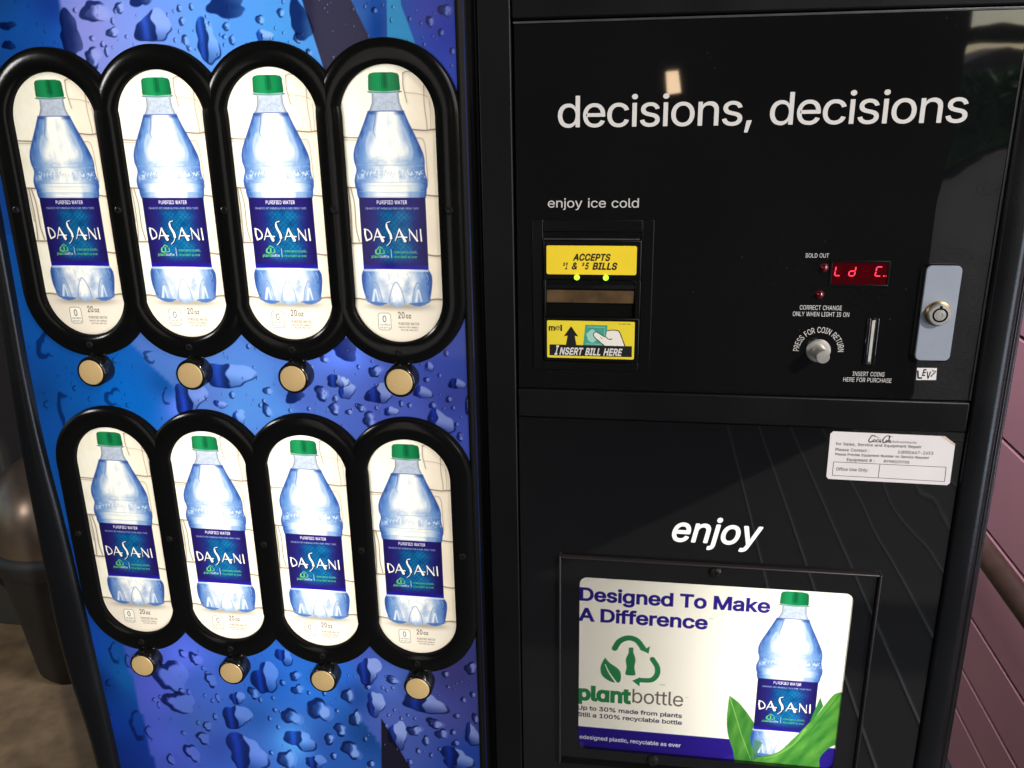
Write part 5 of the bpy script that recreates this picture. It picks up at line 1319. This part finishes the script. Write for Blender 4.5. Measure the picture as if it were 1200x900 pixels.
lower.box(440, 444, -540, -270, -150, -12.2, "hole_black").box(764, 768, -540, -270, -150, -12.2, "hole_black").box(444, 764, -270, -266, -150, -12.2, "hole_black").box(444, 764, -540, -536, -150, -12.2, "hole_black")
lpn = part(lower, "lower_panel")
gx = fit_text("enjoy", 547.2, 622.6, -273.4, 16.6, 15, .20, 'x', track=-30)
lettering(gx, "lit_lettering", lpn, .15, "glowing white word enjoy")
sx0, sx1, sy0, sy1 = 666.9, 760.0, -211.4, -170.2
mb = MB()
mb.plate([(669, -170.1), (751.4, -170.8), (759.6, -176.8), (760.1, -209.6), (758.4, -211.6), (669, -210.7), (667.3, -208.8), (667.0, -172.0)], .05, .35, "sticker_white")
mb.plate([(748.4, -170.9), (751.4, -170.9), (759.5, -176.9), (759.5, -178.4)], .35, .5, "stained_paper")
ib, ig = "ink_black", "ink_grey"
def st(t, a, b, yb, h, bo=10, mat=ig): mb.text(fit_text(t, a, b, yb, h, bo * .45, track=10), .42, mat)
st("Refreshments", 713.8, 731.4, -177.8, 1.9, 0, ib)
st("for Sales, Service and Equipment Repair", 671.8, 735.2, -181.4, 2.3, 12, ib)
st("Please Contact :", 672.1, 697.3, -186.3, 2.4, 12, ib); st("1(800)647-2653", 718.7, 744.7, -186.4, 2.4, 12, ib)
st("Please Provide Equipment Number on Service Request", 672.2, 741.7, -190.1, 2.1, 12, ib)
st("Equipment # :", 681.4, 702.0, -194.6, 2.5, 12, ib); st("RY98029705", 709.2, 728.1, -194.7, 2.3, 16, ib)
st("Office Use Only:", 674.2, 698.2, -203.0, 2.6, 12, ib)
for pts in ([(671.6, -195.8), (755.6, -196.4)], [(755.6, -196.4), (756.0, -208.6)], [(756.0, -208.6), (671.7, -207.4)], [(671.7, -207.4), (671.6, -195.8)], [(706.6, -196.0), (706.5, -208.0)]):
    mb.ribbon(pts, .4, .42, ib, smooth=False)
# the flowing script name at the sticker's head
def script(pts, w0, w1=None): mb.ribbon(pts, w0, .44, ib, w1)
ox, oy = 695.4, -178.0
for pts, w0, w1 in (([(5.0, 4.4), (4.6, 5.6), (3.0, 5.4), (1.4, 3.4), (.7, 1.2), (1.5, .1), (3.2, .6), (4.4, 1.6)], .5, .9),
                    ([(5.6, 2.0), (4.8, 2.4), (4.2, 1.2), (4.8, .3), (5.8, .9), (5.8, 2.0)], .5, .5), ([(8.0, 2.2), (7.2, 2.4), (6.6, 1.2), (7.0, .3), (8.2, .8)], .6, .4),
                    ([(9.8, 2.2), (9.0, 2.3), (8.6, 1.0), (9.2, .4), (9.8, 1.6), (9.7, .4), (10.4, .6)], .5, .5), ([(10.2, 2.2), (11.0, 2.5)], .4, .4),
                    ([(15.4, 5.0), (16.0, 5.8), (14.2, 5.9), (12.4, 4.4), (11.4, 2.0), (11.8, .2), (13.2, .5), (14.2, 1.6)], .45, .9),
                    ([(14.8, 2.0), (14.0, 2.2), (13.7, 1.0), (14.3, .3), (15.0, 1.0), (14.8, 2.0)], .5, .5), ([(15.4, .8), (16.4, 4.8), (16.0, 5.2), (15.6, 2.0), (16.0, .4)], .4, .5),
                    ([(17.3, 2.2), (16.6, 2.2), (16.4, .8), (17.0, .4), (17.5, 1.7), (17.4, .4), (18.1, .7)], .5, .4), ([(1.0, 5.0), (2.4, 6.0), (5.0, 5.6), (8.4, 3.6)], .2, .35), ([(16, 5.8), (17.6, 5.6), (18.4, 5.0)], .4, .2)):
    script([(ox + a * .98, oy + b) for a, b in pts], w0 * 1.05, (w1 or w0) * 1.05)
o = part(mb, "service_sticker"); o["label"] = "white service sticker with a folded corner and printed lines"

# advertising window
mb = MB()
mb.box(454.6, W0, -509.8, -292.6, -8, .4, "black_gloss").box(W1, 717.4, -509.8, -292.6, -8, .4, "black_gloss")
mb.box(W0, W1, V1, -292.6, -8, .4, "black_gloss").box(W0, W1, -509.8, V0, -8, .4, "black_gloss")
for cxx, cyy, a in ((W0, V1, 0), (W1, V1, 1), (W0, V0, 2), (W1, V0, 3)):
    r = 7.0; sxn = 1 if cxx == W0 else -1; syn = -1 if cyy == V1 else 1
    pts = [(cxx - sxn * .5, cyy - syn * .5)] + [(cxx + sxn * (r - r * math.sin(t)), cyy + syn * (r - r * math.cos(t))) for t in np.linspace(0, math.pi / 2, 8)]
    pts = [(cxx - sxn * .5, cyy - syn * .5), (cxx + sxn * r, cyy - syn * .5)] + [(cxx + sxn * (r - r * math.sin(t)), cyy + syn * (r - r * math.cos(t))) for t in np.linspace(0, math.pi / 2, 8)] + [(cxx - sxn * .5, cyy + syn * r)]
    mb.plate(pts, -2.7, .2, "black_gloss")
# slim raised lip round the outside
for a in ((454.0, 455.6, -510, -292.4), (716.4, 718.2, -510, -292.4)): mb.box(a[0], a[1], a[2], a[3], 0, 5.0, "lip_satin", .7)
mb.box(455.7, 716.3, -293.9, -292.2, 0, 5.0, "lip_satin", .7); mb.box(455.7, 716.3, -510.2, -508.4, 0, 5.0, "black_frame", .7)
dw = part(mb, "advert_window")
for x, y in ((585.6, -300.2), (540.4, -500.6)):
    s_ = MB().lathe([(5.4, 0), (5.4, 1.2), (4.6, 2.8), (2.8, 3.8), (1.6, 3.9), (1.4, 3.2), (.01, 3.2)], "screw_black", n=24)
    part(s_, "screw", dw, (x, y, .3))
ps = Canvas(W0 - 2, W1 + 2, V0 - 2, V1 + 2, 0.40)
n1 = vnoise(ps.X, ps.Y, 40, 12)
ps.img[:] = C3(250, 245, 234)
ps.img -= (n1[..., None] - .5) * np.array([.015, .015, .03])
purple = C3(44, 30, 130); green = C3(44, 128, 78)
ps.poly(rect_poly(W0 - 3, W1 + 3, V0 - 3, -472.4), C3(40, 26, 128))
ps.text(fit_text("Designed To Make", 471.6, 633.8, -338.4, 12.4, 26, track=-62), purple)
ps.text(fit_text("A Difference", 470.6, 582.8, -358.9, 12.4, 26, track=-62), purple)
ps.text(fit_text("\u2122", 583.6, 586.6, -349.6, 1.6, 0), C3(120, 110, 130))
ps.stroke([(503.2, -385.4), (507.4, -377.6), (515.0, -373.6), (522.6, -375.6), (528.4, -383.4)], 5.2, green)
ps.poly([(534.2, -380.4), (533.2, -388.2), (524.8, -384.4), (530.6, -383.4)], green)
ps.stroke([(536.8, -393.8), (541.2, -401.6), (541.2, -409.6), (536.6, -415.6), (527.0, -416.8)], 4.8, green)
ps.poly([(519.6, -418.0), (526.6, -413.6), (526.2, -423.4)], green)
ps.poly([np.array(spline([(515.8, -383.6), (519.5, -383.4), (519.9, -388.1), (521.9, -395.3), (521.2, -403.5), (522.2, -410.1), (521.2, -412.2), (514.6, -412.4), (513.3, -410.3), (514.2, -404.1), (513.3, -396.1), (515.5, -389.2), (515.8, -383.8)], 5))], green)
ps.poly([np.array(spline([(495.0, -395.7), (498.9, -400.7), (507.0, -406.8), (509.4, -412.7), (508.5, -420.3), (503.3, -421.5), (497.5, -419.3), (492.2, -414.3), (491.0, -406.9), (492.6, -400.6), (495.0, -395.7)], 5))], green)
ps.stroke([(495.2, -403.0), (498.6, -411.0), (505.4, -421.6)], .7, C3(248, 242, 230), 1.5)
ps.text(fit_text("pl\u0251nt", 470.6, 519.2, -442.4, 10.8, 42, 0, 'x', track=-84), green)
ps.text(fit_text("bottle", 520.2, 565.4, -441.4, 14.8, 1, track=-20), C3(104, 92, 84))
ps.text(fit_text("\u2122", 566.4, 569.8, -432.6, 1.6, 0), C3(150, 140, 130))
ps.text(fit_text("\u2122", 544.2, 548.6, -421.4, 1.8, 2), C3(90, 90, 90))
ps.text(fit_text("Up to 30% made from plants", 470.8, 565.1, -453.7, 4.3, 18, track=-40), C3(38, 34, 62))
ps.text(fit_text("Still a 100% recyclable bottle", 470.9, 565.4, -461.2, 4.3, 18, track=-40), C3(38, 34, 62))
ps.text(fit_text("edesigned plastic, recyclable as ever", 472.8, 565.4, -486.1, 4.0, 16, track=-36), C3(232, 230, 240))
ps.poly([(604, -494), (626, -478), (648, -494)], C3(52, 38, 142), .6)
paint_bottle(ps, .955, .955, 654.6, -413.8, 1.0, True)
def leafcol(base, lo, ang, cx, cy):
    def f(X, Y):
        s = (X - cx) * math.cos(ang) + (Y - cy) * math.sin(ang); t = -(X - cx) * math.sin(ang) + (Y - cy) * math.cos(ang)
        v = .5 + .5 * np.sin(t * .55 + .5 * np.sin(s * .1)); n = vnoise(s * .35, t, 6, 31)
        k = np.clip(.35 * v + .9 * (n - .25), 0, 1)[..., None]
        return lo * (1 - k) + base * k
    return f
ps.poly([np.array(spline([(630, -470), (637, -474), (634, -486), (645, -494), (628, -494), (630, -470)], 4))], C3(70, 120, 90), .8)
ps.poly([(682.5, -419.6), (685.9, -428.8), (680.6, -440.3), (676, -446)], C3(50, 120, 56))
ps.poly([np.array(spline([(605.3, -425.3), (611, -429.6), (616.1, -434.5), (626.5, -449.0), (628.5, -455.3), (626.3, -470.1), (630.8, -488.2), (628, -497), (616, -497), (611.8, -483.7), (606.5, -466.9), (604.6, -448.6), (605.3, -425.3)], 5))], leafcol(C3(104, 160, 66), C3(44, 108, 44), 1.45, 615, -460))
ps.stroke([(605.6, -426.5), (612, -446), (619, -468), (628, -492)], .9, C3(150, 204, 110), .5, .7)
ps.poly([np.array(spline([(704, -411.5), (697, -413.6), (692.9, -416.7), (687.7, -426.1), (681.7, -438.2), (675.3, -447.8), (664.3, -464.6), (651.0, -482.0), (634.6, -489.8), (632, -498), (662, -500), (686.7, -500), (687.9, -484.5), (694.1, -473.2), (704, -462.0), (706, -430), (704, -411.5)], 5))], leafcol(C3(106, 164, 66), C3(48, 114, 46), .95, 675, -455))
ps.stroke([(699, -414), (690, -432), (676, -458), (664, -474), (652, -486)], 1.0, C3(42, 104, 44), .5, .8)
ps.stroke([(673, -455), (664, -472), (652, -484), (640, -490)], 2.4, C3(140, 190, 100), 1.0, .6, soft=1.5)
o = bpy.data.objects.new("poster", ps.mesh("poster", "print_poster", 0.0)); COL.objects.link(o); o.parent = dw; o.location = to3((0, 0, -3.0))

# ------------------------------------------------------------------ surroundings
def vlathe(mb, prof, mat, cx, cz, n=40):
    vs = [(cx + r * math.cos(2 * math.pi * i / n), y, cz + r * math.sin(2 * math.pi * i / n)) for r, y in prof for i in range(n)]
    fs = [(j * n + (i + 1) % n, j * n + i, (j + 1) * n + i, (j + 1) * n + (i + 1) % n) for j in range(len(prof) - 1) for i in range(n)]
    return mb.add(vs, fs, mat, True)

def tube(mb, pts, r, mat, n=18):
    vs = []; P_ = [Vector(p) for p in pts]
    for i, p in enumerate(P_):
        d = (P_[min(i + 1, len(P_) - 1)] - P_[max(i - 1, 0)]).normalized()
        a = d.cross(Vector((0, 1, 0.01))).normalized(); b = a.cross(d)
        for k in range(n):
            t = 2 * math.pi * k / n
            vs.append(p + (a * math.cos(t) + b * math.sin(t)) * r)
    fs = [(i * n + k, i * n + (k + 1) % n, (i + 1) * n + (k + 1) % n, (i + 1) * n + k) for i in range(len(P_) - 1) for k in range(n)]
    fs += [tuple(range(n))[::-1], tuple(range((len(P_) - 1) * n, len(P_) * n))]
    return mb.add([tuple(v) for v in vs], fs, mat, True)

pmat("concrete", srgb(93, 77, 57), 0.85, bump=0.8, bscale=45, var=0.38, vscale=14)
pmat("pavers", (0.022, 0.022, 0.024, 1), 0.8, bump=0.4, bscale=50, var=0.2, vscale=6)
pmat("joint_pale", (0.20, 0.20, 0.20, 1), 0.8)
pmat("red_paint", srgb(168, 117, 127), 0.5, bump=0.12, bscale=160, var=0.07, vscale=3.0)
pmat("seam_dark", (0.022, 0.016, 0.028, 1), 0.6)
pmat("plinth_dark", (0.03, 0.03, 0.036, 1), 0.5)
pmat("rail_metal", (0.050, 0.028, 0.022, 1), 0.24, metal=0.0, var=0.2, vscale=20)
pmat("bin_lid", (0.22, 0.165, 0.125, 1), 0.30, metal=0.8, var=0.25, vscale=10)
pmat("bin_grey", (0.010, 0.0095, 0.009, 1), 0.5, var=0.15, vscale=12)
pmat("wall_dark", (0.012, 0.011, 0.010, 1), 0.8, bump=0.3, bscale=40, var=0.2, vscale=5)
pmat("shop_dark", (0.022, 0.020, 0.018, 1), 0.8, var=0.95, vscale=0.9)
pmat("leaf", (0.12, 0.22, 0.09, 1), 0.6, var=0.5, vscale=2)
pmat("house_wall", (0.42, 0.36, 0.33, 1), 0.8, var=0.1, vscale=2)
pmat("roof_tile", (0.16, 0.12, 0.11, 1), 0.8, var=0.2, vscale=4)
pmat("pane_dark", (0.02, 0.025, 0.03, 1), 0.1)
emat("lamp_glow", (1.0, 0.72, 0.45, 1), 7.0)

mb = MB().add([(-150000, -1470, 150000), (150000, -1470, 150000), (150000, -1470, -150000), (-150000, -1470, -150000)], [(0, 1, 2, 3)], "concrete")
tag(mb.build("floor"), kind="structure")
mb = MB()
mb.box(-7000, 7000, -1500, -1465, 120, 60000, "pavers")
for k in range(24):
    mb.box(960 + k * 150, 966 + k * 150, -1470, -1461, 260, 8990, "joint_pale")
tag(mb.build("pavement"), kind="structure")

# red wall of wide boards beyond the machine
WX = 1260.0
wall = MB()
seams = [-1260, -1156, -1022, -806, -596, -380, -164, 52, 268, 484, 700, 916]
edges = [-1405] + seams + [1300]
for a, b in zip(edges[:-1], edges[1:]):
    wall.box(WX, WX + 30, a + 4.5, b - 4.5, -2600, 240, "red_paint", 1.5)
wall.box(WX + 8, WX + 90, -1405, 1300, -2600, 238, "seam_dark")
rw = wall.build("board_wall"); tag(rw, "red painted wall of wide horizontal boards at the right of the machine", "wall")
o = MB().box(WX - 14, WX + 90, -1470, -1404, -2600, 240, "plinth_dark", 4).build("plinth", rw)
# handrail in front of it
hr = MB(); tube(hr, [(1130, -690, 200), (1130, -690, -1000), (1130, -690, -2400)], 21, "rail_metal")
h = hr.build("handrail"); tag(h, "brown metal handrail running along the red board wall", "handrail")
for z in (-250, -1200, -2200):
    b = MB(); tube(b, [(1130, -711, z), (1130, -760, z), (1180, -790, z), (WX - 1, -790, z)], 9, "rail_metal"); b.build("bracket", h)

# dark wall and squat bin behind the machine on the left
o = MB().box(-5000, WX + 80, -1470, 2500, -2700, -2610, "wall_dark").build("rear_wall"); tag(o, "dark rear wall behind the machine and the bin", "wall")
mb = MB().box(-4200, -1330, -1470, 400, -2000, -1440, "wall_dark", 8)
tag(mb.build("dark_counter"), "dark block standing on the concrete behind the bin", "counter")
BX, BZ = -1075.0, -1310.0
mb = vlathe(MB(), [(118, -1470), (125, -1460), (150, -1240), (172, -1085), (170, -1077), (150, -1075)], "bin_grey", BX, BZ)
bn = mb.build("waste_bin"); tag(bn, "squat grey waste bin with a shiny domed lid left of the machine", "bin")
mb = vlathe(MB(), [(182, -1108), (186, -1076), (181, -1054), (172, -1048)], "bin_grey", BX, BZ); mb.build("rim", bn)
mb = vlathe(MB(), [(172, -1050), (174, -1010), (160, -930), (120, -860), (66, -822), (1, -810)], "bin_lid", BX, BZ); mb.build("lid", bn)

# what the gloss front mirrors: a dark shop wall with a lamp, and the street beyond its corner
sw = MB().box(-6000, 2030, -1470, 2600, 4000, 4200, "shop_dark").build("shop_wall"); tag(sw, "dark shop wall facing the vending machine", "wall")
emat("veil_glow", (1.0, 0.95, 0.90, 1), 0.7)  # glow added for the pale haze mirrored over the fourth badge column
o = MB().box(-1230, -300, -1470, 1000, 3960, 3999, "wall_dark", 5).build("veil_panel"); tag(o, "added unseen glowing panel with a dark centre bar, mirrored as haze in the fourth badges", "window")
for x0, x1 in ((-1186, -908), (-827, -347)):
    MB().box(x0, x1, -1300, 930, 3930, 3959, "veil_glow").build("pane", o)  # glowing sheets added for their reflection only
cn = MB().box(-6000, 1180, 1350, 1450, -2700, 3990, "wall_dark", 10).build("canopy"); tag(cn, "dark flat canopy roof over the vending machine", "canopy")
aw = MB().box(2030, 6000, 300, 375, 3900, 4200, "shop_dark", 5).build("awning_beam"); tag(aw, "dark awning beam beside the shop wall", "beam")
lamp = MB().plate([(600, 210), (670, 215), (690, 100), (610, 90)], 3880, 3998, "wall_dark", 5).build("wall_lamp")
tag(lamp, "small warm lit lamp on the dark shop wall", "lamp")
MB().plate([(606, 204), (664, 208), (682, 106), (616, 97)][::-1], 3870, 3879, "lamp_glow").build("lamp_glass", lamp)
mb = MB()
r = np.random.default_rng(3); vs = []; fs = []
for k in range(5200):
    c = np.array([r.uniform(5600, 15000), 0, r.uniform(19000, 21000)])
    top = 470 + 90 * math.sin(c[0] * .0011) + 70 * math.sin(c[0] * .0031 + 1)
    c[1] = -1470 + (top + 1470) * math.sqrt(r.random())
    u = r.normal(size=3); u /= np.linalg.norm(u); w = np.cross(u, r.normal(size=3)); w /= np.linalg.norm(w); s_ = r.uniform(90, 190); n0 = len(vs)
    vs += [tuple(c - u * s_), tuple(c + w * s_ * .5), tuple(c + u * s_), tuple(c - w * s_ * .5)]; fs.append((n0, n0 + 1, n0 + 2, n0 + 3))
hd = mb.add(vs, fs, "leaf").build("hedge"); tag(hd, "green clipped hedge along the street in front of the house", "hedge")
MB().box(5700, 14900, -1470, 100, 19500, 20500, "leaf").build("hedge_core", hd)
hw = MB().box(8900, 12300, -1470, 840, 26000, 33000, "house_wall").build("house"); tag(hw, "house with a brown gabled roof behind the hedge", "house")
mb = MB(); mb.add([(8600, 700, 25600), (12300, 700, 25600), (10100, 1200, 25600), (8600, 700, 33400), (12300, 700, 33400), (10100, 1200, 33400)],
                  [(0, 1, 2), (5, 4, 3), (0, 2, 5, 3), (2, 1, 4, 5), (1, 0, 3, 4)], "roof_tile"); mb.build("roof", hw)
for x in (9300, 11000): 
    f = MB().box(x, x + 1200, -300, 350, 25950, 25998, "print_white").build("window", hw)
    MB().box(x + 80, x + 1120, -240, 290, 25930, 25949, "pane_dark").build("pane", f)
